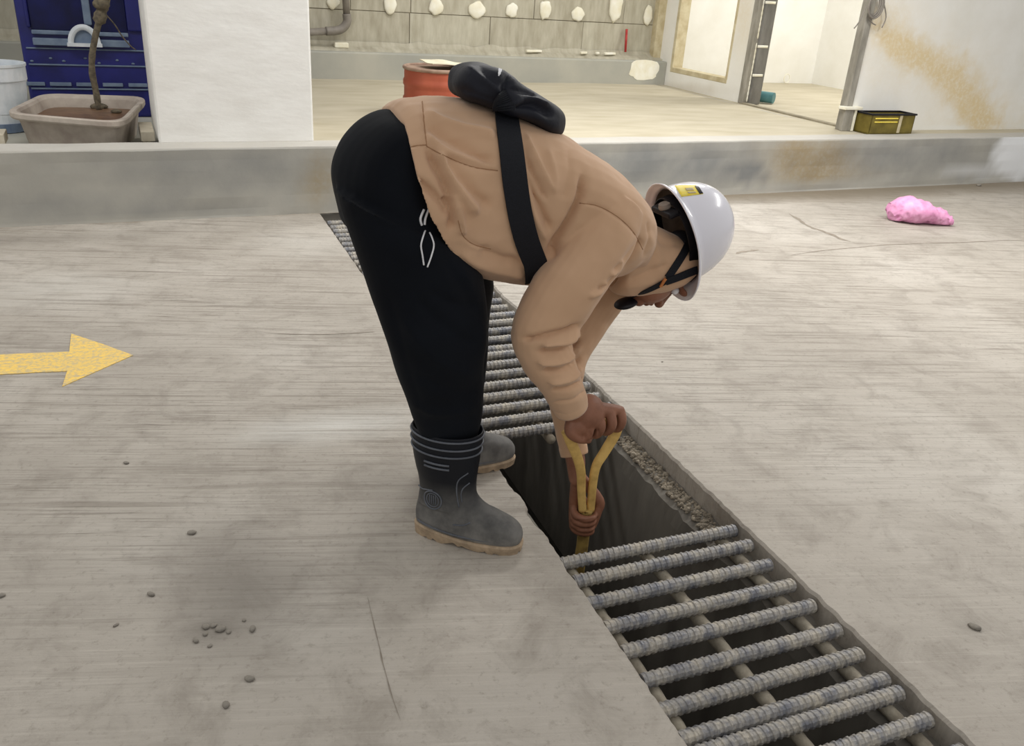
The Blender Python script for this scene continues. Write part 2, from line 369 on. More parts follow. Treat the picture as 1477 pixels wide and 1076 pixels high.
def crack(pts, w, seed):
    P_ = spl([onz(*q)[:2] for q in pts], 8); mb = MB(); L = []; Rr = []
    for i in range(len(P_)):
        t_ = P_[min(i+1, len(P_)-1)]-P_[max(i-1, 0)]; t_ /= np.linalg.norm(t_); n_ = np.array([-t_[1], t_[0]]); ww = w*(.35+.65*abs(nz(i, seed, 1, .37))*2)*min(1, 4*i/len(P_)+.1, 4*(1-i/len(P_))+.1); o_ = n_*w*1.2*nz(i, seed, 5, .23)
        L.append((*(P_[i]+o_+n_*ww), .0012)); Rr.append((*(P_[i]+o_-n_*ww), .0012))
    n_ = len(L); mb.add(L+Rr, [(i, i+1, n_+i+1, n_+i) for i in range(n_-1)]); put('crack', mb, CRACKM, FLOOR)
CRACKM = simple('crack_dirt', srgb((148, 139, 127)), srgb((130, 121, 110)), 30, .9, world=True)
for k, (q, w_) in enumerate([([(1138, 308), (1165, 325), (1190, 335), (1224, 349)], .022), ([(1140, 368), (1200, 360), (1290, 353), (1380, 350), (1477, 346)], .008), ([(1060, 366), (1080, 363), (1096, 361)], .02), ([(530, 862), (545, 920), (556, 970), (578, 1040)], .0018), ([(380, 480), (450, 483), (540, 479)], .004)]): crack(q, w_, k*3.7)
mb = MB(); RW = 1.388; LW = .905; DZ = -.80
ys = np.r_[np.arange(-1.2, .9, .1), np.arange(.9, 2.6, .02), np.arange(2.6, 5.3, .1), [5.30]]
V = []
for y in ys:
    r = RW+.010*nz(4, y, 2, 10)+.006*nz(9, y, 2, 40)
    V += [(XR+.03, y, -.070+.012*nz(1, y, 8, 20)), (r+.03, y, -.066+.012*nz(2, y, 3, 25)), (r, y, -.082+.012*nz(5, y, 3, 25)), (RW-.002, y, -.14), (RW-.002+.004*nz(y, 3, 3, 3), y, -.45), (RW-.002, y, DZ), (LW, y, DZ), (LW+.004*nz(y, 6, 3, 3), y, -.4), (LW+.003, y, -.11), (LW+.02+.006*nz(y, 1, 3, 25), y, -.072), (XL-.03, y, -.070)]
n = 11; mb.add(V, [(i*n+j, i*n+j+1, (i+1)*n+j+1, (i+1)*n+j) for i in range(len(ys)-1) for j in range(n-1)])
mb.box((1.17, 5.34, -.4), (.35, 0, 0), (0, .04, 0), (0, 0, .40)); mb.box((1.17, -1.22, -.4), (.35, 0, 0), (0, .03, 0), (0, 0, .40))
struct('floor_drain_channel', mb, DRAINM, 'deep dark concrete drain channel under the steel gratings', smooth=False)
mb = MB(); mb.box((1.15, 2, DZ+.012), (.236, 0, 0), (0, 3.2, 0), (0, 0, .010)); struct('floor_drain_silt', mb, DIRT, 'dark wet silt at the bottom of the drain')
# loose grit on the right-hand ledge where the grating is missing
mb = MB()
for i in range(760):
    y = rng.uniform(1.69, 2.32); x = RW+.012+abs(rng.normal(0, .028)) if i % 2 else rng.uniform(RW+.02, XR-.008)
    if x > XR-.006: continue
    r = rng.uniform(.002, .0075) if i % 9 else rng.uniform(.008, .013); a = rng.uniform(0, 3, 3)
    Rm = np.array(Matrix.Rotation(a[0], 3, 'X') @ Matrix.Rotation(a[1], 3, 'Z'))
    mb.ell((x, y, -.068+r*.35), Rm[:, 0]*r, Rm[:, 1]*r*rng.uniform(.6, 1), Rm[:, 2]*r*rng.uniform(.5, .9), 6, 4)
tag(put('gravel_grit', mb, RUBBLE, kind='stuff'), 'loose grey grit and crumbs on the ledge beside the open drain', 'grit')

# ------------------------------------------------------------------ rebar gratings
def rebar_mesh(name, length, r, pitch, slant, seed):
    mb = MB(); n = 12; R = []; x = 0; rs = random.Random(seed)
    while x < length:
        for dx, k in ((0, 1.), (.40, 1.), (.52, 1.13), (.80, 1.13), (.94, 1.)):
            xx = min(x+dx*pitch, length); w = 1+.02*rs.uniform(-1, 1)
            R.append([(xx-length/2+slant*math.sin(a)*r*(0 if xx in (0, length) else 1), r*k*w*math.cos(a), r*k*w*math.sin(a)) for a in np.arange(n)*2*PI/n])
        x += pitch
    R.append([(length/2, r*math.cos(a), r*math.sin(a)) for a in np.arange(n)*2*PI/n])
    mb.rings(R)
    me = mb.mesh(name); me.materials.append(REBAR); return me
BAR_R = .0175
bars = [rebar_mesh('rebar', .568, BAR_R, 0.0172+.0010*i, (.25, -.25, .0)[i], i) for i in range(3)]
def rail_mesh(length):
    mb = MB(); k = 40; mb.tube([(.0015*nz(i, 1, 1, .8), -length/2+length*i/k, .0012*nz(i, 5, 1, .9)) for i in range(k+1)], [.0172*(1+.14*nz(i, 2, 2, .7)) for i in range(k+1)], 10)
    me = mb.mesh('rail'); smooth_shade(me); me.materials.append(RAILM); return me
def grating(ys, label, x0=0., lead=.010):
    c = (min(ys)+max(ys))/2; L = max(ys)-min(ys)
    t = thing('rebar_grating', label, 'drain grating', (1.170+x0, c, -.07), 'steel bar gratings over the drain')
    for i, y in enumerate(ys):
        o = put('cross_bar', bars[i % 3], None, t, local=True, smooth=False); o.location = (random.uniform(-.004, .004), y-c, .070-BAR_R-.002+random.uniform(-.0015, .0015)); o.rotation_euler = (random.uniform(0, 6), 0, random.uniform(-.006, .012))
    rm = rail_mesh(L+2*lead)
    for x in (-.252, -.008, .245):
        o = put('rail', rm, None, t, local=True); o.location = (x+random.uniform(-.004, .004), 0, .0185)
    return t
grating([1.655, 1.577, 1.485, 1.391, 1.304, 1.211, 1.123, 1.039], 'rebar grating lying just in front of the open hole, nearest boot toe')
grating([.995, .910, .820, .729, .640, .552, .460, .370], 'rebar grating at the bottom edge of the picture, double bar joint')
grating([2.372+.0915*i for i in range(8)], 'rebar grating behind the open hole, under the bent worker', lead=.032)
grating([3.072+.0915*i for i in range(8)], 'rebar grating partly hidden behind the worker\'s knee', -.006)
grating([3.772+.0915*i for i in range(8)], 'rebar grating behind the worker\'s thighs, second from the kerb', -.014)
grating([4.472+.0915*i for i in range(8)], 'farthest rebar grating, ending at the concrete kerb', -.02)

# ------------------------------------------------------------------ painted arrow, crumbs, plastic bag
mb = MB(); pts = [onz(*p) for p in ((-60, 514.5), (0, 512), (50, 510), (100, 508), (103, 482), (148, 497), (192, 513), (140, 536), (90, 558), (97, 536), (50, 538), (0, 541), (-60, 544))]
n = len(pts); mb.add([(p[0], p[1], .0028) for p in pts]+[(p[0], p[1], -.003) for p in pts], [tuple(range(n)), tuple(range(n, 2*n))[::-1]]+[(i, (i+1) % n, n+(i+1) % n, n+i) for i in range(n)])
tag(put('painted_arrow', mb, ARROW), 'worn yellow arrow painted on the floor, pointing right', 'arrow')
def crumb(px, py, r, sd):
    rs = random.Random(sd); mb = MB(); a = rs.uniform(0, 6); c, s = math.cos(a), math.sin(a); k = rs.uniform(.55, .9)
    mb.ell((0, 0, r*.2), (r*c, r*s, 0), (-r*k*s, r*k*c, 0), (0, 0, r*.34), 9, 5)
    mb.v = [(x*(1+.3*nz(x+sd, y, z, 90)), y*(1+.3*nz(x, y+sd, z, 90)), max(z, -.0008)) for x, y, z in mb.v]
    return mb
groups = {'by': 'crumbs on the greasy floor patch'}
for i, (px, py, r) in enumerate([(297, 905, .011), (308, 903, .009), (318, 908, .013), (296, 915, .008), (364, 908, .012), (303, 932, .007), (352, 895, .006), (282, 925, .010), (330, 912, .007)]):
    o = put('concrete_crumb', crumb(px, py, r, i), STONE, smooth=True); o.location = onz(px, py)
    tag(o, ('crumb at the top left of the cluster on the greasy patch', 'crumb at the top middle of the cluster on the greasy patch', 'largest crumb of the cluster on the greasy floor patch', 'small crumb below the left of the crumb cluster', 'crumb at the far right of the cluster on the greasy patch', 'lowest tiny crumb of the cluster on the greasy patch', 'tiny topmost crumb right of the crumb cluster', 'leftmost crumb of the cluster on the greasy patch', 'small crumb just right of the largest crumb in the cluster')[i], 'crumb', 'crumbs on the greasy floor patch')
for i, (px, py, r, lb) in enumerate([(277, 769, .013, 'grey concrete crumb alone on the floor left of the near boot'), (218, 858, .012, 'dark crumb left of the greasy floor patch'), (168, 902, .008, 'small dark crumb lying at the left of the near floor'), (2, 860, .011, 'crumb at the left edge of the near floor'), (360, 980, .012, 'crumb below the cluster, near the bottom of the floor'), (326, 1018, .011, 'lowest small crumb near the bottom of the floor'), (182, 668, .010, 'crumb on the floor below the yellow arrow'), (1405, 905, .016, 'grey crumb on the floor right of the grating'), (1412, 268, .03, 'dark scrap on the sandy dirt by the kerb'), (955, 522, .006, 'tiny crumb right of the raised sleeve')]):
    o = put('concrete_crumb', crumb(px, py, r, 40+i), STONE, smooth=True); o.location = onz(px, py); tag(o, lb, 'crumb', 'scattered concrete crumbs')
# pink plastic bag
c = onz(1325, 322); mb = MB(); A = spl([(-.20, .035, .03), (-.17, .10, .065), (-.08, .12, .085), (.03, .095, .07), (.12, .06, .05), (.19, .038, .035), (.215, .02, .015)], 9)
R = []
for x, w, hh in A: R.append([np.array(c)+CR*x*1.0+np.array([-.2*x, 0, 0])*0+np.array((0, 0, .004+hh*(1+math.sin(a))))+BV*w*math.cos(a)+np.array([0, -.10*x, 0]) for a in np.arange(30)*2*PI/30])
R = [[np.array((p[0], p[1], max(.003, p[2]-(p-c)@CR*CR[2]))) for p in r] for r in R]
mb.rings(R); me = mb.mesh('plastic_bag')
V = verts(me); N = np.array([nz(*v, 12) for v in V])*.014+np.abs(np.array([nz(*v, 26) for v in V]))*.022+np.array([nz(*v, 60) for v in V])*.006; V2 = V+np.stack([N, N*.5, np.where(V[:, 2] > .012, N*1.1, 0)], -1); V2[:, 2] = np.maximum(V2[:, 2], .001)
me.vertices.foreach_set('co', V2.ravel()); me.update()
tag(put('plastic_bag', me, PINK, smooth=True), 'crumpled pink plastic bag lying on the floor', 'plastic bag')

# ------------------------------------------------------------------ kerb and raised floor
ZK = .41
def grid(fn, us, ws):
    V = [fn(u, w) for u in us for w in ws]; n = len(ws)
    return V, [(i*n+j, (i+1)*n+j, (i+1)*n+j+1, i*n+j+1) for i in range(len(us)-1) for j in range(n-1)]
def kerb():
    mb = MB(); us = np.arange(-9, 11.01, .08); prof = [(-.054, -.01), (-.050, .012), (-.047, .05), (-.045, .12), (-.043, .2), (-.042, .28), (-.042, .34), (-.042, .40), (-.036, ZK), (.05, ZK), (.16, ZK), (.165, ZK-.01), (.165, -.02)]
    V, F = grid(lambda u, k: B(u, prof[k][0]+.006*nz(u, k*.3, 2, 2), prof[k][1]+(.004*nz(u, k*.3, 9, 3) if k > 3 else 0)), us, range(len(prof)))
    mb.add(V, F); me = mb.mesh('kerb'); V = verts(me); p = project(V); st = np.zeros((len(V), 3)); q = np.array([toB(v) for v in V])
    wob = np.array([nz(*v, 3) for v in V])*.5+np.array([nz(*v, 9) for v in V])*.35
    def blob(px, py, rx, ry):
        d = np.hypot((p[:, 0]-px)/rx, (p[:, 1]-py)/ry)+wob*.8; return np.clip(1.3-d, 0, 1)
    front = (q[:, 1] < -.02)
    st[:, 0] = np.clip(.9*blob(1150, 222, 55, 36)+.7*blob(1205, 232, 45, 30)+.75*blob(462, 258, 26, 40)+.4*blob(1160, 250, 120, 12), 0, 1)*front
    st[:, 1] = np.clip(.75*blob(950, 235, 160, 38)+.8*blob(1080, 250, 34, 20)+.5*blob(300, 240, 170, 36)+.6*blob(1300, 228, 130, 30)+.5*blob(150, 300, 200, 14), 0, .85)*front
    st[:, 2] = np.clip(2.2*blob(1474, 222, 34, 34)+.45*blob(1410, 248, 60, 8), 0, 1)*front
    # pale cement skim on the kerb top, the colour of the raised floor
    top = (q[:, 2] > ZK-.006)
    st[top] = 0; st[top, 0] = .35; st[top, 2] = .25
    set_attr(me, 'stain', st)
    return struct('kerb', me, KERB, 'long grey concrete kerb across the picture', smooth=False)
kerb()
mb = MB()
V, F = grid(lambda u, v: B(u, v, ZK-.002+.006*nz(u, v, 0, 1.2)*min(1, max(0, (v-.16)*3))), np.arange(.2, 5.6, .12), np.r_[.15, np.arange(.2, 3.7, .12)]); mb.add(V, F)
V, F = grid(lambda u, v: B(u, v, ZK-.004), np.arange(5.5, 9.9, .4), np.r_[.15, np.arange(.2, 4.1, .4)]); mb.add(V, F)
struct('floor_raised', mb, RAISED, 'pale dusty raised floor behind the kerb', smooth=True)
mb = MB(); mb.bbox(-9, .2, .1, 3.7, .22, .30); struct('floor_left_bay', mb, LEDGE, 'lower floor of the bay behind the plant tub')

# pillar
pl = bz(232, 206, ZK); pr = bz(452, 202, ZK)
mb = MB(); mb.bbox(-.035, .872, .145, .95, ZK-.01, 3.4); struct('pillar', mb, PILLAR, 'white painted square pillar standing on the kerb', bevel=.012)

# back wall: formwork panels with joints, ledge, filler patches
VW = 3.62
lt = bv(700, 80, 3.45)[2]; print('ledge top', lt)
back = MB(); back.bbox(-9, 5.66, VW, VW+.2, .2, 3.4); wb = struct('wall_back', back, JOINT, 'rough formwork concrete back wall')
rows = [lt+.02, bv(700, 66, VW)[2]]
zj = bv(620, 20, VW)[2]; zb = bv(620, 66, VW)[2]; print('joint z', zj, zb)
def panel(u0, u1, z0, z1, k):
    mb = MB(); mb.bbox(u0+.003, u1-.003, VW-.012-.003*(k % 3), VW+.01, z0+.003, z1-.003); put('concrete_panel', mb, FORMW if k % 2 else FORMW2, wb, bevel=.004)
joints = [-9, -7.8, -6.5, -5.2, -3.9, -2.8, -1.7, -.6, .5]+[bv(px, 40, VW)[0] for px in (445, 590, 706, 840)]+[5.62]
j2 = [-9, -7.4, -6.0, -4.7, -3.4, -2.2, -1.0, .2]+[bv(px, 10, VW)[0] for px in (505, 592, 770, 900)]+[5.62]
for i in range(len(joints)-1): panel(joints[i], joints[i+1], zb, zj, i)
for i in range(len(j2)-1): panel(j2[i], j2[i+1], zj, zj+.62, i+1)
for i in range(0, len(j2)-1): panel(j2[i]+.0, j2[i+1], zj+.62, 3.4, i)
for i, (px, py, rx, ry) in enumerate([(480, 2, 9, 10), (563, 6, 9, 13), (629, 10, 11, 10), (688, 14, 12, 10), (739, 15, 8, 10), (787, 14, 8, 13), (834, 21, 9, 9), (889, 8, 10, 20), (935, 22, 6, 11)]):
    c = bv(px, py, VW-.035); e = bv(px+1, py, VW-.035); sc = np.linalg.norm(e-c); mb = MB(); n = 22; rs = random.Random(i+3)
    ring = [(c[0]+sc*rx*(1+.28*nz(i*9, math.cos(a)*1.6, math.sin(a)*1.6, 1))*math.cos(a), c[2]+sc*ry*(1+.28*nz(i*9+4, math.cos(a)*1.6, math.sin(a)*1.6, 1))*math.sin(a)) for a in np.arange(n)*2*PI/n]
    R = [[B(c[0]+(x-c[0])*k, VW-.018-d, c[2]+(z-c[2])*k) for x, z in ring] for k, d in ((1, 0), (.97, .018), (.8, .026), (.3, .03))]
    mb.rings(R); put('filler_patch', mb, PATCH, wb, smooth=True)
# strip of rubble at the wall foot and the ledge
mb = MB(); us = np.arange(-9, 5.64, .05); z0 = lt
V, F = grid(lambda u, k: B(u, (VW-.16, VW-.15, VW-.05, VW-.02)[k], (z0-.01, z0+.015, z0+.045+.02*nz(u, 3, 3, 6), zb+.02+.035*nz(u, 1, 1, 5))[k]), us, range(4)); mb.add(V, F); put('rubble_strip', mb, FORMW, wb)
vl = 3.36
mb = MB(); mb.bbox(-9, 5.60, vl, VW+.02, .2, lt); struct('ledge', mb, LEDGE, 'smooth grey cement ledge along the back wall', bevel=.012)
# white paint dab at the right end of the ledge
mb = MB(); c = bv(930, 101, vl); ring = [(c[0]+.19*(1+.3*nz(5, math.cos(a), math.sin(a), 2))*math.copysign(abs(math.cos(a))**.6, math.cos(a)), c[2]+.11*(1+.25*nz(8, math.cos(a), math.sin(a), 2))*math.copysign(abs(math.sin(a))**.6, math.sin(a))) for a in np.arange(24)*2*PI/24]
mb.rings([[B(x, vl-.003, z) for x, z in ring], [B(x, vl+.002, z) for x, z in ring]]); put('paint_dab', mb, PATCH, [o for o in COL.objects if o.name == 'ledge'][0])
# red stick and a scrap on the ledge
a = bv(902, 75, VW-.08); b = bv(904, 42, VW-.045)
mb = MB(); mb.tube([B(*a), B(*b)], .014, 8); tag(put('red_stick', mb, REDP, smooth=True), 'short red painted stick leaning on the back wall', 'stick')
mb = MB(); c = bv(492, 66, VW-.10); s_ = np.array(c); mb.box(B(c[0], c[1], lt+.05), BU*.07, BV*.03, (0, 0, .025)); tag(put('white_offcut', mb, PATCH, bevel=.01), 'small white offcut lying at the foot of the back wall', 'offcut')
for i, (px, w) in enumerate([(770, .10), (842, .05), (880, .08), (862, .03)]):
    c = bv(px, 72, VW-.11); mb = MB(); mb.box(B(c[0], c[1], lt+.055), BU*w+BV*.02, BV*.02, (0, 0, .012)); tag(put('rubble_chip', mb, PATCH, bevel=.006), ('long pale chip on the back ledge near the bag', 'pale chip on the back ledge left of the red stick', 'white chip on the back ledge nearest the red stick', 'smallest pale chip on the back ledge')[i], 'chip', 'chips on the back ledge')
# drain pipe on the back wall
q = [bv(495, -60, VW-.15), bv(500, 20, VW-.15), bv(500, 33, VW-.15), bv(490, 43, VW-.15), bv(470, 45, VW-.15), bv(400, 49, VW-.15), bv(300, 52, VW-.15)]
t = thing('waste_pipe', 'grey plastic waste pipe with an elbow on the back wall', 'pipe', B(q[1][0], VW-.15, q[4][2]))
mb = MB(); mb.tube([B(*p) for p in q[:2]], .034, 14); put('pipe_length', mb, PIPE, t, smooth=True)
mb = MB(); mb.tube(spl([B(*p) for p in q[1:5]], 6), .041, 14); put('elbow', mb, PIPE, t, smooth=True)
mb = MB(); mb.tube([B(*p) for p in q[4:]], .034, 14); put('pipe_length', mb, PIPE, t, smooth=True)

# right-hand side wall (plane u=UW) with window and door opening
UW = 5.60; WT = .13
w0 = bu(969, 100, UW); w1 = bu(1047, 113, UW); jb = bz(1075, 150, ZK)
wl, wr = w0[1], w1[1]; wz = (w0[2]+w1[2])/2; je = 1.93
print('window', w0, w1)
def wallgrid(mb, fn, us, ws): V, F = grid(fn, us, ws); mb.add(V, F)
mb = MB(); mb.bbox(UW, UW+WT, je, VW+.1, ZK-.01, wz); mb.bbox(UW, UW+WT, je, wr, wz, 3.4); mb.bbox(UW, UW+WT, wl, VW+.1, wz, 3.4)
me = mb.mesh('wall_right'); bm = bmesh.new(); bm.from_mesh(me); bmesh.ops.subdivide_edges(bm, edges=bm.edges, cuts=12, use_grid_fill=True); bm.to_mesh(me); bm.free()
V = verts(me); p = project(V); wob = np.array([nz(*v, 4) for v in V])*.5; st = np.zeros((len(V), 3))
def blobp(p, wob, px, py, rx, ry): return np.clip(1.3-np.hypot((p[:, 0]-px)/rx, (p[:, 1]-py)/ry)-wob*.8, 0, 1)
st[:, 0] = .35*blobp(p, wob, 1075, 20, 22, 60); st[:, 1] = .8*blobp(p, wob, 985, 130, 60, 10)
set_attr(me, 'stain', np.clip(st, 0, 1)); struct('wall_right', me, WHITEW, 'white plastered side wall with a window opening')
# raw cement reveal of the window
wf = thing('window_1', 'unglazed window opening with raw cement surround', 'window', B(UW, (wl+wr)/2, wz)); wf['kind'] = 'structure'; del wf['category']
for nm, a in (('sill', (UW-.004, UW+WT+.004, wr-.02, wl+.03, wz-.04, wz+.012)), ('reveal', (UW-.004, UW+WT+.004, wl-.012, wl+.035, wz, 3.3)), ('reveal', (UW-.004, UW+WT+.004, wr-.025, wr+.012, wz, 3.3))):
    mb = MB(); mb.bbox(*a); put(nm, mb, FRAMEC, wf, bevel=.006)
# corner strip between back wall and side wall
mb = MB(); mb.bbox(UW-.10, UW+.01, VW-.10, VW+.05, lt, 3.4); struct('trim_1', mb, FRAMEC, 'raw cement corner strip beside the back wall')
# door jamb (steel channel) and threshold, second jamb post
t = thing('door_1', 'grey steel door jamb with white plaster smears', 'door', B(UW, je, ZK)); t['kind'] = 'structure'; del t['category']
mb = MB(); mb.bbox(UW-.03, UW+WT+.02, je-.05, je+.03, ZK, 3.4); put('jamb_face', mb, JAMB, t, bevel=.006)
mb = MB(); mb.bbox(UW+.03, UW+WT+.03, je-.085, je-.05, ZK, 3.4); put('jamb_stop', mb, JAMBD, t, bevel=.004)
mb = MB()
for k in range(26):
    z = ZK+.05+k*.05
    if nz(k, 1, 1, .8) < .25: mb.ell(B(UW+.02+.006*nz(k, 2, 2, 1), je-.052, z), BU*.010, BV*.006, (0, 0, .034), 8, 6)
for z in (ZK+.28, ZK+.55, ZK+.95): mb.box(B(UW+.07, je-.088, z), BU*.06, BV*.006, (0, 0, .012))
put('plaster_smear', mb, PATCH, t, smooth=True)
VP = .36
mb = MB(); mb.bbox(UW-.03, UW+.03, VP, je, ZK-.01, ZK+.012); put('threshold', mb, JOINT, t, bevel=.004)
# post at the near side of the doorway
mb = MB(); t = thing('door_2', 'grey steel post at the near side of the doorway', 'door', B(5.46, VP, ZK)); t['kind'] = 'structure'; del t['category']
mb.bbox(5.43, 5.50, VP-.02, VP+.06, ZK, 3.4); put('post', mb, JAMB, t, bevel=.006)
c = bv(1213, 156, VP-.04)
mb = MB(); mb.bbox(5.38, 5.58, VP-.06, VP+.02, c[2]-.012, c[2]+.012); put('clamp_plate', mb, PATCH, t, bevel=.004)
mb = MB(); mb.bbox(5.405, 5.50, VP-.045, VP-.02, ZK, c[2]-.012); put('foot_plate', mb, JAMB, t, bevel=.004)
mb = MB(); mb.bbox(5.515, 5.54, VP-.045, VP-.02, ZK, c[2]-.012); put('foot_batten', mb, PATCH, t, bevel=.003)
# coil of wire on the post
c = bv(1262, 8, VP-.05)
t = thing('wire_coil', 'bundle of grey wire looped round the top of the doorway post', 'wire', B(c[0], VP-.05, c[2]))
for k in range(3):
    mb = MB(); mb.tube([B(c[0]+(.055+.012*k)*math.cos(a), VP-.045-.01*k, c[2]+(.075+.01*k)*math.sin(a)) for a in np.arange(24)*2*PI/24], .007, 6, closed=True); put('loop', mb, PIPE, t, smooth=True)
for pp in ([(1256, 5), (1254, 25), (1258, 33), (1263, 36)], [(1250, 8), (1240, 30), (1232, 41)], [(1275, 5), (1278, 25), (1272, 40)]):
    mb = MB(); mb.tube(spl([B(*bv(x, y, VP-.05)) for x, y in pp], 4), .005, 6); put('loose_end', mb, PIPE, t, smooth=True)
# front white wall with the rust run
mb = MB(); V, F = grid(lambda u, z: B(u, VP, z), np.r_[np.arange(5.50, 8.6, .03), np.arange(8.6, 11, .2)], np.r_[np.arange(ZK-.01, 1.8, .03), np.arange(1.8, 3.5, .2)]); mb.add(V, F); mb.bbox(5.50, 11, VP+.004, VP+.12, ZK, 3.38)
me = mb.mesh('wall_front'); V = verts(me); p = project(V); wob = np.array([nz(*v, 5) for v in V])*.55+np.array([nz(*v, 14) for v in V])*.35
d, par = dist_poly(p, [(1262, 20), (1290, 72), (1335, 92), (1372, 118), (1400, 160), (1425, 195)]); st = np.zeros((len(V), 3))
dn = np.where((p[:, 1]-(72+(p[:, 0]-1290)*.75)) < 0, d*.55, d)
st[:, 0] = np.clip(1.05-dn/26-wob*.7, 0, 1)*.75*np.clip((p[:, 1]+10)/70, .15, 1); st[:, 0] += .25*np.clip(1.2-d/70-wob*.5, 0, 1)*(p[:, 1] < 180)
set_attr(me, 'stain', np.clip(st, 0, .85)); struct('wall_front', me, WHITEW, 'white plastered wall with a brown water stain, right of the doorway')
# inner room
mb = MB(); mb.bbox(UW+WT, 9.4, 3.78, 3.95, ZK-.02, 3.4); set_attr_me = mb.mesh('wall_inner_back'); struct('wall_inner_back', set_attr_me, WHITEW, 'white back wall of the room beyond the doorway')
mb = MB(); mb.bbox(8.18, 8.32, VP+.1, 3.79, ZK-.02, 3.4); struct('wall_inner_right', mb, WHITEW, 'white right wall of the room beyond the doorway')
# teal pipe stub
c = bz(1103, 150, ZK+.06); mb = MB(); ax = (BU*.5-BV*.86); X_ = np.cross(ax, (0, 0, 1)); cc = B(5.93, 1.93, ZK+.058)
t = thing('pipe_stub', 'short teal pipe lying on the floor by the door jamb', 'pipe', cc-np.array([0, 0, .056]))
mb.tube([cc-ax*.14, cc+ax*.06, cc+ax*.062, cc-ax*.02], [.055, .055, .042, .042], 18); put('pipe_wall', mb, TEAL, t, smooth=False)
mb = MB(); mb.tube([cc+ax*.0, cc+ax*.05], [.036, .036], 14); put('inner_pipe', mb, BLUEL, t)
# small wire hoop on the inner wall
c = bv(1134, 118, 3.70); mb = MB(); mb.tube([B(c[0]+.045*math.cos(a), 3.70, ZK+.062+.055*math.sin(a)) for a in np.arange(20)*2*PI/20], .006, 6, closed=True)
tag(put('wire_hoop', mb, PATCH, smooth=True), 'small pale wire hoop standing on the inner room floor', 'wire')
# olive tin box
t = thing('tin_box', 'open olive metal tin box with a black lid edge, beside the doorway post', 'box', B(5.80, VP-.11, ZK))
mb = MB(); z1 = ZK+.155
for a in ((5.56, 6.06, VP-.20, VP-.192, ZK+.004, z1), (5.56, 6.06, VP-.028, VP-.02, ZK+.004, z1), (5.56, 5.568, VP-.2, VP-.02, ZK+.004, z1), (6.052, 6.06, VP-.2, VP-.02, ZK+.004, z1), (5.56, 6.06, VP-.2, VP-.02, ZK+.001, ZK+.01)): mb.bbox(*a)
put('tin_body', mb, OLIVE, t)
for z in (ZK+.095, ZK+.125):
    mb = MB(); mb.bbox(5.60, 5.86, VP-.206, VP-.199, z, z+.010); put('rib', mb, YEL, t, bevel=.002)
mb = MB(); mb.bbox(5.88, 5.91, VP-.204, VP-.199, ZK+.01, z1); put('strap', mb, FRAMEC, t)
mb = MB(); mb.bbox(5.55, 6.07, VP-.21, VP-.19, z1, z1+.014); mb.bbox(5.55, 6.07, VP-.03, VP-.012, z1, z1+.014); mb.bbox(5.55, 5.57, VP-.19, VP-.03, z1, z1+.014); mb.bbox(6.05, 6.07, VP-.19, VP-.03, z1, z1+.014); put('rim', mb, BLACKP, t, bevel=.002)

# ------------------------------------------------------------------ red drum
cd = bz(630, 168, ZK); top = bv(625, 95, 1.0); uc, vc = 1.98, 1.02
ul = bv(585, 110, vc)[0]; zt = bv(625, 99, vc)[2]; rd = (bv(672, 110, vc)[0]-ul)/2+.01; uc = ul+rd; print('drum', uc, rd, zt)
zt = bv(625, 96, vc)[2]
t = thing('steel_drum', 'red steel drum behind the worker, topped with cardboard', 'drum', B(uc, vc, ZK))
mb = MB(); prof = [(rd, ZK+.0)]
for z in np.linspace(ZK+.02, zt-.03, 24): prof.append((rd+(.008 if abs(z-(ZK+(zt-ZK)*.36)) < .02 or abs(z-(ZK+(zt-ZK)*.70)) < .02 else 0), z))
prof.append((rd, zt-.015)); mb.lathe(prof, B(uc, vc, 0), 36); put('drum_body', mb, DRUM, t, smooth=True)
mb = MB(); mb.tube([B(uc, vc, zt-.012)+rd*(math.cos(a)*BU+math.sin(a)*BV) for a in np.arange(36)*2*PI/36], .014, 8, closed=True); put('drum_rim', mb, RIMG, t, smooth=True)
mb = MB(); mb.lathe([(rd-.01, zt-.03), (rd-.01, zt-.012)], B(uc, vc, 0), 30); put('drum_lid', mb, RIMG, t)
mb = MB(); V, F = grid(lambda x, y: B(uc+x, vc+y+.15*x, zt+.022+.010*math.sin(9*x+2)+.012*nz(x, y, 0, 6)), np.linspace(-.10, .26, 12), np.linspace(-.16, .15, 9)); mb.add(V, F)
o = put('cardboard_sheet', mb, CARD); sd = o.modifiers.new('solid', 'SOLIDIFY'); sd.thickness = .006; sd.offset = 1; tag(o, 'pale cardboard sheet lying on the red drum', 'cardboard')

# ------------------------------------------------------------------ left bay: blue cabin, tub, branch, bucket, planks
VB = 1.75
def U(px, py=60, v=VB): return bv(px, py, v)[0]
def Z(px, py, v=VB): return bv(px, py, v)[2]
uL = (U(25, 0)+U(37, 140))/2; uR = max(U(213, 0), U(222, 150))
t = thing('blue_cabin', 'blue plastic cabin panel with ribs and a white arched fitting', 'cabin', B((uL+uR)/2, VB+.4, .30))
mb = MB(); mb.bbox(uL, uR, VB, VB+.9, .30, 2.6); put('shell', mb, BLUE, t, bevel=.02)
ua, ub = U(48, 60, VB), U(186, 60, VB)
mb = MB(); mb.bbox(ua, ub, VB-.006, VB+.02, Z(120, 45), 2.4); put('recessed_panel', mb, BLUED, t, bevel=.004)
for px in (118, 205):
    mb = MB(); mb.bbox(U(px, 10), U(px, 10)+.05, VB-.03, VB+.01, Z(120, 36), 2.4); put('rib', mb, BLUEL if px == 118 else BLUE, t, bevel=.01)
mb = MB(); mb.bbox(U(36, 20), ua, VB-.035, VB+.01, .9, 2.4); put('stile', mb, BLUE, t, bevel=.01)
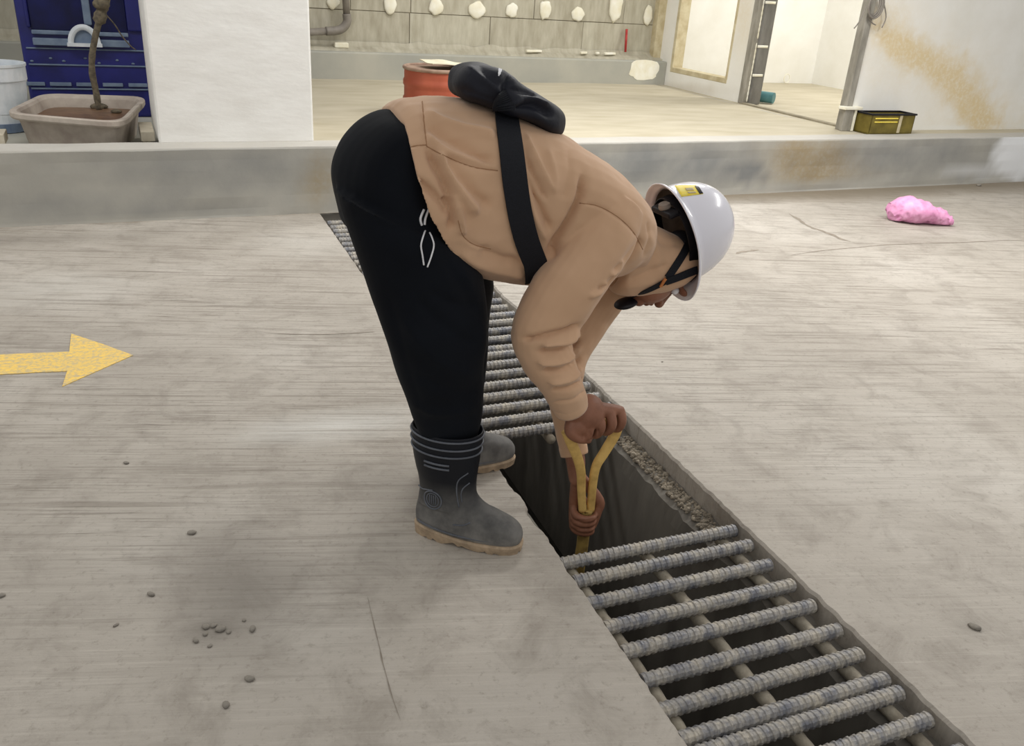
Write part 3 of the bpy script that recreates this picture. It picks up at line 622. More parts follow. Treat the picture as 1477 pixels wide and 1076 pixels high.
mb = MB(); mb.bbox(ub, uR-.01, VB-.035, VB+.01, .9, 2.4); put('stile', mb, BLUE, t, bevel=.01)
mb = MB(); mb.bbox(ua, ub, VB-.05, VB+.01, Z(120, 66), Z(120, 56)); put('shelf_strip', mb, BLUEL, t, bevel=.004)
mb = MB(); mb.bbox(ua, ub, VB-.03, VB+.01, Z(120, 51), Z(120, 45)); put('rail', mb, BLUEL, t, bevel=.006)
for y in (71, 94):
    mb = MB(); mb.bbox(uL+.03, uR-.03, VB-.014, VB+.01, Z(120, y+1), Z(120, y-1)); put('rib', mb, BLUEL, t, bevel=.002)
for x, y in ((73, 84), (92, 88), (123, 84), (143, 91), (169, 87), (192, 92), (46, 88)):
    mb = MB(); mb.ell(B(*bv(x, y, VB-.002)), BU*.012, BV*.006, (0, 0, .007), 8, 6); put('rivet', mb, BLUEL, t, smooth=True)
for x0, x1 in ((37, 65), (72, 103), (110, 140), (148, 177), (185, 212)):
    mb = MB(); mb.bbox(U(x0, 120), U(x1, 120), VB-.02, VB+.01, Z(120, 124), Z(120, 119)); put('vent_slot', mb, BLUEL, t, bevel=.003)
mb = MB(); mb.bbox(uL+.02, uR-.03, VB-.012, VB+.01, Z(120, 129), Z(120, 127)); put('rib', mb, BLUEL, t)
x0, x1, zb_, zt_ = U(97, 60), U(147, 60), Z(120, 63), Z(120, 38); cu = (x0+x1)/2; ra = (x1-x0)/2*.78
arch = thing('x', '', '', (0, 0, 0)); bpy.data.objects.remove(arch)
mb = MB(); A = [(math.cos(a)*ra, math.sin(a)*(zt_-zb_)) for a in np.linspace(0, PI, 20)]
mb.tube([B(cu+x, VB-.075, zb_+z) for x, z in A], .020, 10); mb.bbox(x0, x1, VB-.10, VB-.045, zb_-.012, zb_+.010); wa = put('arch_fitting', mb, WHITEP, t, smooth=False)
mb = MB(); mb.add([B(cu, VB-.06, zb_)]+[B(cu+x, VB-.06, zb_+z) for x, z in A]+[B(cu, VB-.04, zb_)]+[B(cu+x, VB-.04, zb_+z) for x, z in A], [tuple(range(21)), tuple(range(21, 42))[::-1]]); put('arch_panel', mb, BLUEL, wa)

# cement tub
def tub():
    zr = bv(175, 174, .24)[2]; C4 = [bz(x, y, zr)[:2] for x, y in ((3, 162), (178, 177), (214, 139), (62, 134))]; print('tub', zr, C4)
    cen = sum(C4)/4
    t = thing('cement_tub', 'cement smeared plastic mixing tub with muddy water and a branch', 'tub', B(cen[0], cen[1], .30))
    def ring(sc, z, rr=.20):
        q = [cen+(c-cen)*sc for c in C4]; pts = []
        for k in range(4):
            a, m, c = q[k-1], q[k], q[(k+1) % 4]; p0, p2 = m+(a-m)*rr, m+(c-m)*rr
            for s in np.linspace(0, 1, 7): pts.append(B(*(p0*(1-s)**2+2*m*s*(1-s)+p2*s*s), z))
        return pts
    zb = .302; h_ = zr-zb
    mb = MB(); mb.rings([ring(.80, zb), ring(.87, zb+.6*h_), ring(.90, zr-.04), ring(.985, zr-.04), ring(1, zr-.03), ring(1, zr-.006), ring(.985, zr), ring(.90, zr-.004), ring(.87, zr-.02), ring(.80, zb+.5*h_), ring(.74, zb+.012)]); put('tub_body', mb, TUB, t, smooth=False)
    mb = MB(); mb.rings([ring(.805, zb+.5*h_), ring(.83, zr-.075)]); put('muddy_water', mb, SOIL, t)
    return zr, cen, C4
tz, tcen, tC = tub()
tul = tC[0][0]; tur = tC[2][0]
vbr = tcen[1]+.1
t = thing('dead_branch', 'bare dead branch standing up out of the cement tub', 'branch', B(*bv(143, 150, vbr)))
pp = spl([B(*bv(x, y, vbr)) for x, y in ((143, 158), (138, 130), (133, 105), (133, 80), (137, 55), (141, 38), (146, 18), (150, 0), (155, -30), (165, -80))], 5)
mb = MB(); mb.tube(pp, [.020+.003*nz(i, 1, 1, .6) if i < 27 else .034+.012*nz(i, 1, 1, .7) for i in range(len(pp))], 10); put('stem', mb, BARK, t, smooth=True)
mb = MB(); mb.tube(spl([B(*bv(x, y, vbr+.02*k)) for k, (x, y) in enumerate(((150, 18), (165, 35), (176, 52), (188, 66), (196, 72)))], 4), .004, 6); put('twig', mb, BARK, t, smooth=True)
mb = MB(); mb.ell(B(*bv(146, 6, vbr-.02)), BU*.05, BV*.04, (0, 0, .035), 10, 7); put('knot', mb, BARK, t, smooth=True)
# mud clods in the tub
for i, (x, y, r) in enumerate(((143, 155, .035), (168, 162, .022))):
    mb = MB(); c = bz(x, y, tz-.07); mb.ell(B(c[0], c[1], tz-.065), BU*r*1.6, BV*r, (0, 0, r*.7), 10, 6); tag(put('mud_clod', mb, BARK, smooth=True), ('larger dark clod in the muddy tub by the branch', 'smaller dark clod in the muddy tub by the branch')[i], 'clod')
# white bucket
c = bz(5, 165, .30); vq = 1.25; ub_ = bv(-8, 120, vq)[0]; zt2 = bv(5, 90, vq)[2]; rb = bv(36, 100, vq)[0]-ub_
t = thing('plastic_bucket', 'white plastic bucket with blue base at the left edge', 'bucket', B(ub_, vq, .30))
mb = MB(); mb.lathe([(rb*.84, .345), (rb*.99, zt2-.10), (rb*1.03, zt2-.10), (rb*1.03, zt2-.02), (rb*1.06, zt2-.015), (rb*1.06, zt2), (rb*.98, zt2), (rb*.95, zt2-.05), (rb*.9, zt2-.3)], B(ub_, vq, 0), 32); put('bucket_body', mb, WHITEP, t, smooth=False)
mb = MB(); mb.lathe([(rb*.82, .301), (rb*.88, .305), (rb*.9, .36), (rb*.84, .36)], B(ub_, vq, 0), 32); put('bucket_base', mb, BLUEL, t)
# planks
for i, (u0, u1, v0, v1, z0, z1) in enumerate(((-2.0, tul-.01, .50, .70, .34, .40), (-.125, -.045, .40, .75, .37, .43))):
    mb = MB(); mb.bbox(u0, u1, v0, v1, z0, z1); tag(put('plank', mb, WOOD, bevel=.004), ('pale plank on the floor left of the cement tub', 'pale plank between the cement tub and the pillar')[i], 'plank')
    mb = MB(); mb.bbox(u0+.01, u0+.06, v0+.02, v1-.02, .30, z0); tag(put('timber_block', mb, WOOD), ('timber block under the plank left of the tub', 'timber block under the plank beside the pillar')[i], 'block')

# ------------------------------------------------------------------ the worker
YM = 1.97                                       # plane through the middle of the body
def remesh(mb, name, voxel, it=6, fac=.5):
    me = mb.mesh(name+'_raw'); o = bpy.data.objects.new(name+'_raw', me); COL.objects.link(o)
    r = o.modifiers.new('r', 'REMESH'); r.mode = 'VOXEL'; r.voxel_size = voxel
    if it:
        s = o.modifiers.new('s', 'SMOOTH'); s.factor = fac; s.iterations = it
    dg = bpy.context.evaluated_depsgraph_get(); out = bpy.data.meshes.new_from_object(o.evaluated_get(dg)); out.name = name
    bpy.data.objects.remove(o); bpy.data.meshes.remove(me); smooth_shade(out); return out
def section(A, Bp, half, yc, k=.15, n=32, p=2.2):
    A, Bp = np.array(A, float), np.array(Bp, float); A[1] = Bp[1] = yc; c = (A+Bp)/2; ax = (A-Bp)/2; r = []
    for a in np.arange(n)*2*PI/n:
        ca, sa = math.cos(a), math.sin(a); ca = math.copysign(abs(ca)**(2/p), ca); sa = math.copysign(abs(sa)**(2/p), sa)
        r.append(c+ax*ca+np.array([0, half*(1+k*ca)*sa, 0]))
    return r
def pair_loft(mb, S, sub=6, k=.15, p=2.2, skew=None):      # S rows: pixel a, pixel b, half width, y of the plane
    rows = []
    for a, b, hw, yc in S: rows.append(np.r_[ony(*a, yc), ony(*b, yc), hw, yc])
    A = spl(rows, sub); out = []
    for i, r in enumerate(A):
        g = section(r[:3], r[3:6], r[6], r[7], k, p=p)
        if skew is not None:                    # the hem sits lower on the hips at both sides
            w = np.array(skew)*max(0, 1-i/(2.2*sub)); ax = (r[:3]-r[3:6])/2; c = (r[:3]+r[3:6])/2
            g = [q+w*max(0, 1-(((q-c)@ax)/(ax@ax))**2) for q in g]
        out.append(g)
    return mb.rings(out)
def path_tube(mb, S, sub=6, n=24):              # S rows: pixel x,y, plane y, radius
    A = spl([np.r_[ony(x, y, Y), r] for x, y, Y, r in S], sub); return mb.tube(A[:, :3], list(A[:, 3]), n)
def folds(me, lines, facing=True, keep=None):              # lines: (pixel polyline, width px, depth m) pressed into or raised from the cloth
    V = verts(me); N = np.empty(len(V)*3); me.vertex_normals.foreach_get('vector', N); N = N.reshape(-1, 3); p = project(V)
    vd = V-CP; vd /= np.linalg.norm(vd, axis=1)[:, None]; f = np.clip(-(vd*N).sum(1)*2.5, 0, 1) if facing else 1
    D = np.zeros(len(V))
    for poly, w, amp in lines:
        d, t = dist_poly(p, spl(poly, 4)); D += amp*np.exp(-(d/w)**1.5)*np.clip(np.minimum(t, 1-t)*7+.15, 0, 1)
    if keep is not None: D *= np.clip((dist_poly(p, spl(keep, 4))[0]-16)/10, 0, 1)
    me.vertices.foreach_set('co', (V+N*(D*f)[:, None]).ravel()); me.update()
def lump(me, amp, s, seed=0):
    V = verts(me); N = np.empty(len(V)*3); me.vertex_normals.foreach_get('vector', N); N = N.reshape(-1, 3)
    D = np.array([noise.noise((v[0]*s+seed, v[1]*s, v[2]*s)) for v in V])*amp
    me.vertices.foreach_set('co', (V+N*D[:, None]).ravel()); me.update()
def bvh(me): return BVHTree.FromPolygons([v.co for v in me.vertices], [tuple(p.vertices) for p in me.polygons])
def hit(bv_, px, py):
    d = Vector(ray(px, py)).normalized(); l, n, i, t = bv_.ray_cast(Vector(CP), d)
    return (np.array(l), np.array(n)) if l is not None else (None, None)
def ribbon(bv_, pts, half, thick=.003, off=.002, sub=5, tail=None):     # band lying on a surface, following pixels
    P = spl(pts, sub); L = [hit(bv_, *p) for p in P]; L = [(a, b) for a, b in L if a is not None]
    Q = np.array([a+b*off for a, b in L]); N = np.array([b for a, b in L])
    for _ in range(10): Q[1:-1] = .25*Q[:-2]+.5*Q[1:-1]+.25*Q[2:]; N[1:-1] = .25*N[:-2]+.5*N[1:-1]+.25*N[2:]
    if tail is not None: Q = np.vstack([Q, Q[-1]+np.array(tail)]); N = np.vstack([N, [N[-1]]*len(tail)])
    mb = MB(); R = []
    for i in range(len(Q)):
        t = Q[min(i+1, len(Q)-1)]-Q[max(i-1, 0)]; t /= np.linalg.norm(t); n = N[i]-t*(N[i]@t); n /= np.linalg.norm(n); s = np.cross(t, n); hw = half if np.isscalar(half) else half[min(i, len(half)-1)]
        R.append([Q[i]-s*hw, Q[i]-s*hw+n*thick, Q[i]+s*hw+n*thick, Q[i]+s*hw])
    return mb.rings(R)
def cord(bv_, pts, r, off=.003, sub=5, n=8):
    P = spl(pts, sub); L = [hit(bv_, *p) for p in P]; Q = [a+b*off for a, b in L if a is not None]; mb = MB(); mb.tube(Q, r, n); return mb

person = thing('person', 'person in tan sweatshirt, black trousers and rubber boots bending over the drain', 'person', (.70, 1.95, 0))

# --- boots
def boot(name, heel, ang, lean):
    """local x from heel to toe, y to the left, z up"""
    ca, sa = math.cos(ang), math.sin(ang); X = np.array([ca, sa, 0]); Yv = np.array([-sa, ca, 0]); O = np.array([heel[0], heel[1], 0.])
    def P(x, y, z): return O+X*x+Yv*y+np.array([lean[0]*max(0, z-.1), lean[1]*max(0, z-.1), z])
    prof = spl([  # z, back, front, half width, squareness
        (.020, .004, .296, .044, 2.7), (.040, -.002, .302, .050, 2.6), (.062, -.004, .298, .050, 2.5), (.080, -.003, .282, .047, 2.4), (.094, -.001, .250, .044, 2.3), (.108, .002, .215, .042, 2.2),
        (.125, .004, .188, .041, 2.1), (.150, .006, .168, .041, 2.05), (.185, .002, .164, .048, 2.0), (.220, -.006, .166, .056, 2.0), (.265, -.014, .170, .064, 2.0), (.315, -.018, .174, .070, 2.0), (.342, -.018, .176, .071, 2.0)], 5)
    def ringat(z, b, f, w, p, n=48, grow=0.):
        c, a = (b+f)/2, (f-b)/2+grow; w += grow; r = []
        for t in np.arange(n)*2*PI/n:
            ct, s_ = math.cos(t), math.sin(t); x = math.copysign(abs(ct)**(2/p), ct); y = math.copysign(abs(s_)**(2/p), s_)
            wy = w*(1+(.10*x if z < .1 else 0)-(.10*max(0, -x) if z < .1 else 0)); r.append(P(c+a*x, wy*y, z))
        return r
    mb = MB(); R = [ringat(*q) for q in prof]
    q = prof[-1]; R += [ringat(q[0]+.003, q[1], q[2], q[3], q[4], grow=-.002), ringat(q[0], q[1], q[2], q[3], q[4], grow=-.006), ringat(q[0]-.06, q[1], q[2], q[3], q[4], grow=-.006)]
    mb.rings(R); o = put(name, mb, BOOT, person, smooth=True)
    def interp(z): return [np.interp(z, prof[:, 0], prof[:, j]) for j in range(5)]
    # sole with heel step and tread notches
    mb = MB(); n = 120; R = []
    b, f, w, p = -.006, .304, .053, 2.6
    def sring(z, grow, tread=False):
        c, a = (b+f)/2, (f-b)/2+grow; r = []
        for i, t in enumerate(np.arange(n)*2*PI/n):
            ct, s_ = math.cos(t), math.sin(t); x = math.copysign(abs(ct)**(2/p), ct); y = math.copysign(abs(s_)**(2/p), s_)
            xx = c+a*x; zz = z
            if tread:
                zz = 0 if xx < .092 else (.013 if xx < .13 else .004*max(0, 1-(xx-.13)/.08))
                if i % 5 in (0, 1): zz += .007
            r.append(O+X*xx+Yv*(w+grow)*(1+.10*x-.10*max(0, -x))*y+np.array([0, 0, zz if tread else (z+.010*max(0, 1-max(0, xx-.02)/.12))]))
        return r
    mb.rings([sring(0, -.002, True), sring(.012, 0), sring(.022, .001), sring(.027, -.003), sring(.028, -.02)]); put('sole', mb, SOLE, o)
    # raised bands round the shaft
    for z in (.334, .310, .287):
        b_, f_, w_, p_ = interp(z)[1:]; mb = MB(); mb.tube(ringat(z, b_, f_, w_, p_, 48, .0015), .0028, 6, closed=True); put('band', mb, BOOTLINE, o, smooth=True)
    # marks on the outer side (towards the camera side, -y)
    def side(x, z, out=.0015):
        b_, f_, w_, p_ = interp(z)[1:]; c, a = (b_+f_)/2, (f_-b_)/2; k = max(-.98, min(.98, (x-c)/a)); y = w_*(1-abs(k)**p_)**(1/p_); return P(x, -y-out, z)
    for z in (.262, .248):
        mb = MB(); mb.tube([side(x, z-.05*(x-.03)*0) for x in np.linspace(.035, .105, 10)], .003, 6); put('side_bar', mb, BOOTLINE, o, smooth=True)
    cx_, cz_ = .055, .132
    mb = MB(); mb.tube([side(cx_+.026*math.cos(a), cz_+.028*math.sin(a)) for a in np.arange(28)*2*PI/28], .0022, 6, closed=True); bd = put('ankle_badge', mb, BOOTLINE, o, smooth=True)
    mb = MB(); mb.tube([side(cx_+.018*math.cos(a), cz_+.021*math.sin(a)) for a in np.arange(28)*2*PI/28], .0016, 6, closed=True); put('badge_ring', mb, BOOTLINE, bd, smooth=True)
    for dx in (-.009, -.003, .003, .009):
        mb = MB(); mb.tube([side(cx_+dx, cz_+d) for d in np.linspace(-.015, .015, 6)], .0016, 6); put('badge_stroke', mb, BOOTLINE, bd, smooth=True)
    for pts in ([(.150, .235), (.128, .215), (.122, .185), (.124, .15), (.130, .125)], [(.153, .20), (.138, .185), (.133, .165), (.136, .14)], [(.004, .150), (.02, .152), (.035, .158), (.055, .164)], [(.165, .088), (.15, .078), (.135, .074), (.118, .072)], [(.01, .052), (.06, .047), (.12, .040), (.18, .038), (.24, .040), (.28, .045)]):
        mb = MB(); mb.tube([side(x, z, .0004) for x, z in spl(pts, 4)], .0020, 6); put('moulded_line', mb, BOOTLINE, o, smooth=True)
    return o
boot('boot', (.548, 1.897), math.radians(-35), (.0, .0))
boot('boot', (.645, 2.165), math.radians(2), (-.02, -.0))

# --- trousers
mb = MB()
yn, yf = 1.845, 2.115
pair_loft(mb, [((612, 650), (680, 652), .046, 1.852), ((606, 630), (684, 634), .052, 1.85), ((592, 600), (690, 606), .066, 1.848), ((576, 550), (693, 562), .078, 1.842), ((559, 500), (697, 505), .088, 1.835), ((540, 440), (700, 455), .098, 1.845), ((519, 380), (697, 415), .110, 1.86), ((498, 320), (688, 385), .120, 1.875), ((486, 275), (660, 345), .120, 1.885)], k=0)
pair_loft(mb, [((628, 632), (686, 634), .046, 2.165), ((612, 590), (692, 600), .062, 2.155), ((600, 540), (696, 545), .074, 2.15), ((585, 490), (703, 480), .086, 2.14), ((565, 440), (708, 425), .098, 2.12), ((530, 380), (708, 400), .108, 2.09), ((500, 320), (700, 385), .118, 2.07), ((486, 275), (662, 345), .120, 2.06)], k=0)
pair_loft(mb, [((496, 325), (690, 388), .18, YM), ((483, 275), (676, 360), .185, YM), ((482, 240), (655, 325), .185, YM), ((494, 207), (638, 285), .175, YM), ((520, 179), (632, 250), .165, YM), ((553, 163), (640, 225), .145, YM), ((590, 162), (665, 215), .11, YM)], k=.05)
tro = remesh(mb, 'trousers', .006, 6); lump(tro, .006, 9, 3)
folds(tro, [([(640, 370), (670, 420), (700, 470)], 9, -.006), ([(600, 430), (640, 470), (690, 500)], 8, -.007), ([(580, 460), (630, 520), (690, 545)], 9, .006), ([(600, 540), (640, 560), (690, 570)], 9, -.006), ([(590, 580), (630, 596), (688, 590)], 7, .007), ([(560, 420), (585, 520), (610, 600)], 9, -.005), ([(660, 380), (690, 440), (697, 520)], 10, .006), ([(500, 300), (560, 330), (620, 330)], 12, -.004), ([(620, 420), (660, 440), (700, 440)], 7, -.006)])
put('trousers', tro, PANTS, person); btro = bvh(tro)
# white zip and cord on the pocket
for pts, r in (([(611, 302), (606, 315), (608, 325)], .0028), ([(618, 301), (613, 315), (612, 324)], .0028), ([(613, 333), (607, 352), (609, 368), (611, 382)], .0020), ([(619, 336), (625, 352), (622, 368), (616, 385)], .0020)):
    put('pocket_cord', cord(btro, pts, r, .002), WHITEC, person, smooth=True)

# --- sweatshirt with sleeves
RA = [(885, 300, 1.835, .078), (868, 338, 1.80, .086), (845, 375, 1.785, .086), (820, 412, 1.775, .086), (796, 450, 1.77, .083), (782, 482, 1.77, .080), (789, 515, 1.775, .069), (804, 546, 1.785, .058), (816, 570, 1.795, .052), (823, 586, 1.80, .0475)]
LA = [(905, 345, 2.08, .085), (880, 400, 2.12, .082), (850, 455, 2.12, .070), (822, 510, 2.08, .058), (815, 560, 2.02, .052), (820, 610, 1.96, .046), (828, 653, 1.92, .041)]
mb = MB()
pair_loft(mb, [((566, 156), (680, 388), .215, YM), ((585, 143), (700, 396), .215, YM), ((640, 140), (740, 405), .20, YM), ((700, 147), (782, 408), .205, YM), ((760, 166), (822, 405), .215, YM), ((815, 196), (852, 398), .215, YM), ((865, 230), (878, 390), .20, YM), ((900, 262), (895, 380), .165, YM), ((925, 300), (908, 385), .11, YM)], k=.12, p=2.3, skew=(-.068, 0, -.012))
path_tube(mb, RA); path_tube(mb, LA)
pair_loft(mb, [((895, 275), (885, 400), .10, YM), ((930, 314), (882, 420), .084, YM), ((955, 329), (902, 424), .086, YM), ((980, 341), (932, 422), .088, YM), ((998, 352), (960, 412), .086, YM), ((1004, 362), (972, 402), .070, YM)], k=0)
STRAP = [(724, 150), (728, 162), (732, 190), (737, 225), (742, 265), (748, 305), (758, 345), (771, 376)]
sh = remesh(mb, 'sweatshirt', .004, 6)
folds(sh, [  # seams
    ([(609, 143), (612, 180), (616, 212), (628, 250)], 3.2, -.0045), ([(578, 218), (596, 211), (614, 209)], 2.2, -.003), ([(616, 211), (640, 224), (680, 240), (722, 247)], 2.2, -.0035),
    ([(836, 293), (862, 297), (890, 312), (915, 335), (930, 362)], 2.4, -.004), ([(842, 250), (838, 285), (815, 330), (785, 378)], 5, -.030), ([(934, 318), (936, 345), (928, 372)], 3, -.006),
    ([(661, 318), (668, 340), (684, 353), (708, 359)], 3, -.006), ([(664, 320), (671, 345), (688, 358), (708, 362)], 3, .004),
    # folds on the side of the body
    ([(612, 160), (650, 180), (700, 192), (720, 196)], 6.8, 0.0154), ([(612, 172), (640, 195), (690, 225), (715, 240)], 8.5, -0.0154), ([(612, 188), (635, 212), (660, 224), (720, 242)], 5.1, 0.0102),
    ([(618, 215), (640, 260), (655, 300)], 6.0, -0.0239), ([(628, 212), (655, 262), (690, 310)], 7.6, 0.0206), ([(640, 225), (672, 270), (710, 300)], 8.5, -0.0120),
    ([(600, 255), (630, 285), (648, 312)], 5.1, -0.0171), ([(640, 285), (652, 305), (650, 330)], 4.2, -0.0223), ([(652, 280), (662, 310), (668, 340)], 5.1, 0.0171),
    ([(750, 205), (765, 240), (790, 290)], 4.2, -0.0154), ([(757, 190), (775, 230), (800, 280)], 4.2, 0.0102), ([(748, 235), (775, 290), (795, 335)], 5.1, -0.0171), ([(752, 260), (770, 310), (790, 350)], 5.1, 0.0120), ([(745, 280), (762, 330), (778, 370)], 4.2, -0.0137),
    ([(690, 360), (730, 375), (775, 380)], 7.6, -0.0137), ([(665, 365), (700, 385), (760, 398)], 6.8, 0.0102), ([(820, 215), (822, 250), (812, 290)], 6.8, -0.0069), ([(790, 215), (800, 250), (800, 280)], 5.1, 0.0069),
    # sleeve: crook of the elbow, bunching above the cuff, underarm puckers
    ([(836, 468), (815, 478), (785, 485), (752, 490)], 3.8, -0.0214), ([(838, 476), (815, 492), (780, 497)], 3.8, 0.0171), ([(838, 488), (812, 505), (775, 508)], 3.8, -0.0192), ([(838, 500), (815, 520), (775, 522)], 3.8, 0.0150), ([(838, 515), (815, 534), (782, 535)], 3.8, -0.0171), ([(840, 530), (820, 548), (790, 550)], 3.8, 0.0128), ([(843, 545), (822, 561), (795, 563)], 3.1, -0.0150), ([(846, 560), (826, 577), (796, 582)], 2.2, -0.0065),
    ([(925, 345), (905, 372), (885, 395)], 3.8, -0.0128), ([(900, 375), (893, 390), (880, 398)], 3.1, 0.0128), ([(890, 395), (880, 410), (862, 418)], 3.1, -0.0128), ([(875, 405), (866, 420), (848, 428)], 3.1, 0.0106),
    # neck and hood cloth
    ([(940, 325), (955, 350), (985, 352)], 5, -.006), ([(905, 405), (935, 392), (965, 382)], 5, -.007), ([(900, 415), (925, 410), (945, 405)], 5, .004), ([(935, 335), (950, 370), (945, 390)], 7, .005)], keep=STRAP)
lump(sh, .0035, 11, 1); lump(sh, .0016, 32, 4)
put('sweatshirt', sh, SHIRT, person); bsh = bvh(sh)
SEAMM = simple('tan_stitched_seam', srgb((166, 128, 96)), srgb((154, 118, 88)), 60, .9)
for q in ([(609, 146), (612, 180), (616, 212)], [(580, 218), (596, 211), (614, 209)], [(616, 211), (640, 224), (680, 240), (718, 246)], [(836, 293), (862, 297), (890, 312), (913, 334), (927, 360)], [(661, 318), (668, 340), (684, 353), (708, 359)]):
    put('seam', cord(bsh, q, .0012, .0002, 6, 6), SEAMM, person, smooth=True)
# cuffs and hem
def cuff(S, r0, w, name='cuff'):
    a, b = ony(*S[-2][:3]), ony(*S[-1][:3]); t = (b-a)/np.linalg.norm(b-a); mb = MB()
    mb.tube([b-t*w, b-t*w*.6, b, b+t*.006, b+t*.006, b], [r0*1.0, r0*1.04, r0*1.02, r0*1.0, r0*.85, r0*.8], 28); put(name, mb, SHIRT, person, smooth=True); return b+t*.006, t
wr, tr = cuff(RA, .0475, .03); wl_, tl = cuff(LA, .041, .028)

# --- body (skin): one continuous mesh, hands modelled on the shovel
mb = MB()
def chain(pts, radii, n=12):
    mb.tube(spl(pts, 4), list(spl(np.array(radii)[:, None], 4)[:, 0]), n)
    for p, r in ((pts[0], radii[0]), (pts[-1], radii[-1])): mb.ell(p, (r, 0, 0), (0, r, 0), (0, 0, r), 12, 8)
def W3(px, py, Y): return ony(px, py, Y)
# trunk and limbs inside the clothes
chain([W3(570, 262, YM), W3(630, 258, YM), W3(700, 268, YM), W3(780, 285, YM), W3(850, 305, YM), W3(900, 328, YM)], [.10, .11, .12, .125, .10, .055], 24)
for q in ([W3(575, 270, 1.88), W3(620, 430, 1.84), W3(643, 605, 1.848), np.array([.610, 1.852, .10]), np.array([.60, 1.86, .06])], [W3(575, 270, 2.06), W3(640, 430, 2.12), W3(655, 600, 2.16), np.array([.73, 2.167, .10]), np.array([.725, 2.167, .06])]):
    chain(q, [.080, .060, .040, .030, .030], 18)
    fd = np.array([.82, -.57, 0]) if q[0][1] < YM else np.array([1., .03, 0]); chain([q[-1]-fd*.02, q[-1]+fd*.06-np.array([0, 0, .01]), q[-1]+fd*.14-np.array([0, 0, .015])], [.028, .026, .022], 14)
for S in (RA, LA): chain([W3(*s[:3]) for s in S], [max(.026, s[3]*.55) for s in S], 14)
chain([W3(895, 325, YM), W3(925, 355, YM), W3(950, 368, YM)], [.06, .056, .055], 18)
# head: up along HU, face along HF
HC = W3(958, 384, YM); HU = np.array([.965, 0, .26]); HU /= np.linalg.norm(HU); HF = np.array([.26, 0, -.965]); HL = np.array([0, 1., 0])
def HP(f, l, u): return HC+HF*f+HL*l+HU*u
mb.ell(HP(-.006, 0, .02), HF*.080, HL*.074, HU*.085, 24, 16); mb.ell(HP(.035, 0, -.045), HF*.062, HL*.058, HU*.070, 20, 12); mb.ell(HP(.072, 0, -.092), HF*.022, HL*.026, HU*.020, 12, 8)
chain([HP(.083, 0, .012), HP(.098, 0, -.012), HP(.108, 0, -.028)], [.010, .012, .015], 10)
for s in (-1, 1):
    mb.ell(HP(.098, s*.012, -.030), HF*.010, HL*.010, HU*.008, 10, 6); mb.ell(HP(.0, s*.078, -.005), HF*.022, HL*.010, HU*.032, 12, 8); mb.ell(HP(.078, s*.036, .030), HF*.014, HL*.026, HU*.008, 12, 8)
mb.ell(HP(.093, 0, -.060), HF*.010, HL*.024, HU*.007, 12, 6); mb.ell(HP(.090, 0, -.073), HF*.010, HL*.021, HU*.007, 12, 6)

# shovel frame
G0 = W3(822, 622, 1.80); G1 = W3(892, 603, 1.83)      # ends of the crossbar
NK = W3(846, 735, 1.865); SH2 = W3(836, 812, 1.90); gd = (G1-G0)/np.linalg.norm(G1-G0)
sd_ = (SH2-NK)/np.linalg.norm(SH2-NK)
# right hand: knuckles over the crossbar, fingers closing under it
up = np.array([0, 0, 1.]); up = up-gd*(up@gd); up /= np.linalg.norm(up); ou = np.cross(gd, up); ou = ou if ou@CF < 0 else -ou   # ou: towards the camera
GC = (G0+G1)/2; GL = np.linalg.norm(G1-G0)
def gp(s, ang, r): a = math.radians(ang); return G0+gd*(s*GL)+(ou*math.cos(a)+up*math.sin(a))*r
wrist = wr
fing = [(.91, .0125, 1.04), (.69, .0132, 1.12), (.47, .0130, 1.06), (.26, .0115, .95)]
kn = []
for s, r, k in fing:
    K = gp(s, 62, .040*k); kn.append(K); chain([K, gp(s, 20, .034*k), gp(s-.01, -35, .029), gp(s-.02, -95, .026), gp(s-.03, -150, .025)], [r*1.18, r*1.12, r, r*.95, r*.82], 12)
    chain([wrist+(K-wrist)*.15, wrist+(K-wrist)*.6+up*.006, K], [.017, .016, r*1.2], 12)
chain([wrist-tr*.03, wrist+tr*.015, (wrist+np.mean(kn, 0))/2], [.030, .030, .029], 16)
pc = (wrist*.45+np.mean(kn, 0)*.55); e1 = kn[0]-kn[-1]; e1 /= np.linalg.norm(e1); e2 = np.mean(kn, 0)-wrist; e2 -= e1*(e2@e1); e2 /= np.linalg.norm(e2); e3 = np.cross(e1, e2)
mb.ell(pc, e1*.048, e2*.050, e3*.029, 20, 12)
chain([wrist+e2*.02-e3*np.sign(e3@ou)*.012+e1*.01, gp(.72, 150, .034), gp(.80, 200, .028), gp(.86, 250, .026)], [.016, .014, .012, .010], 12)
mb.ell(W3(834, 612, 1.795), e1*.030, e2*.034, e3*.026, 16, 10); chain([W3(826, 604, 1.80), W3(822, 622, 1.785), W3(834, 632, 1.785), W3(848, 634, 1.795)], [.018, .016, .0145, .012], 12)
# left hand: round the shaft below the fork, wrist above
ax = sd_; fr = -CF-ax*(-CF@ax); fr /= np.linalg.norm(fr); rt = np.cross(fr, ax); rt = rt if rt@CR > 0 else -rt    # fr to the camera, rt to the right
def sp(t, ang, r): a = math.radians(ang); return NK+ax*t+(rt*math.cos(a)+fr*math.sin(a))*r
w2 = wl_
palm = []
for i, (t, r) in enumerate(((.008, .0105), (.030, .0108), (.051, .0102), (.070, .0090))):
    K = sp(t-.004, 205, .040); palm.append(K)
    chain([K, sp(t, 165, .037), sp(t+.001, 125, .033), sp(t+.002, 85, .0305), sp(t+.004, 48, .029), sp(t+.006, 22, .027)], [r*1.18, r*1.15, r*1.08, r, r*.95, r*.82], 12)
wj = W3(833, 690, 1.885)
chain([w2-tl*.03, w2+tl*.02, W3(831, 676, 1.90), wj], [.031, .029, .027, .026], 16)
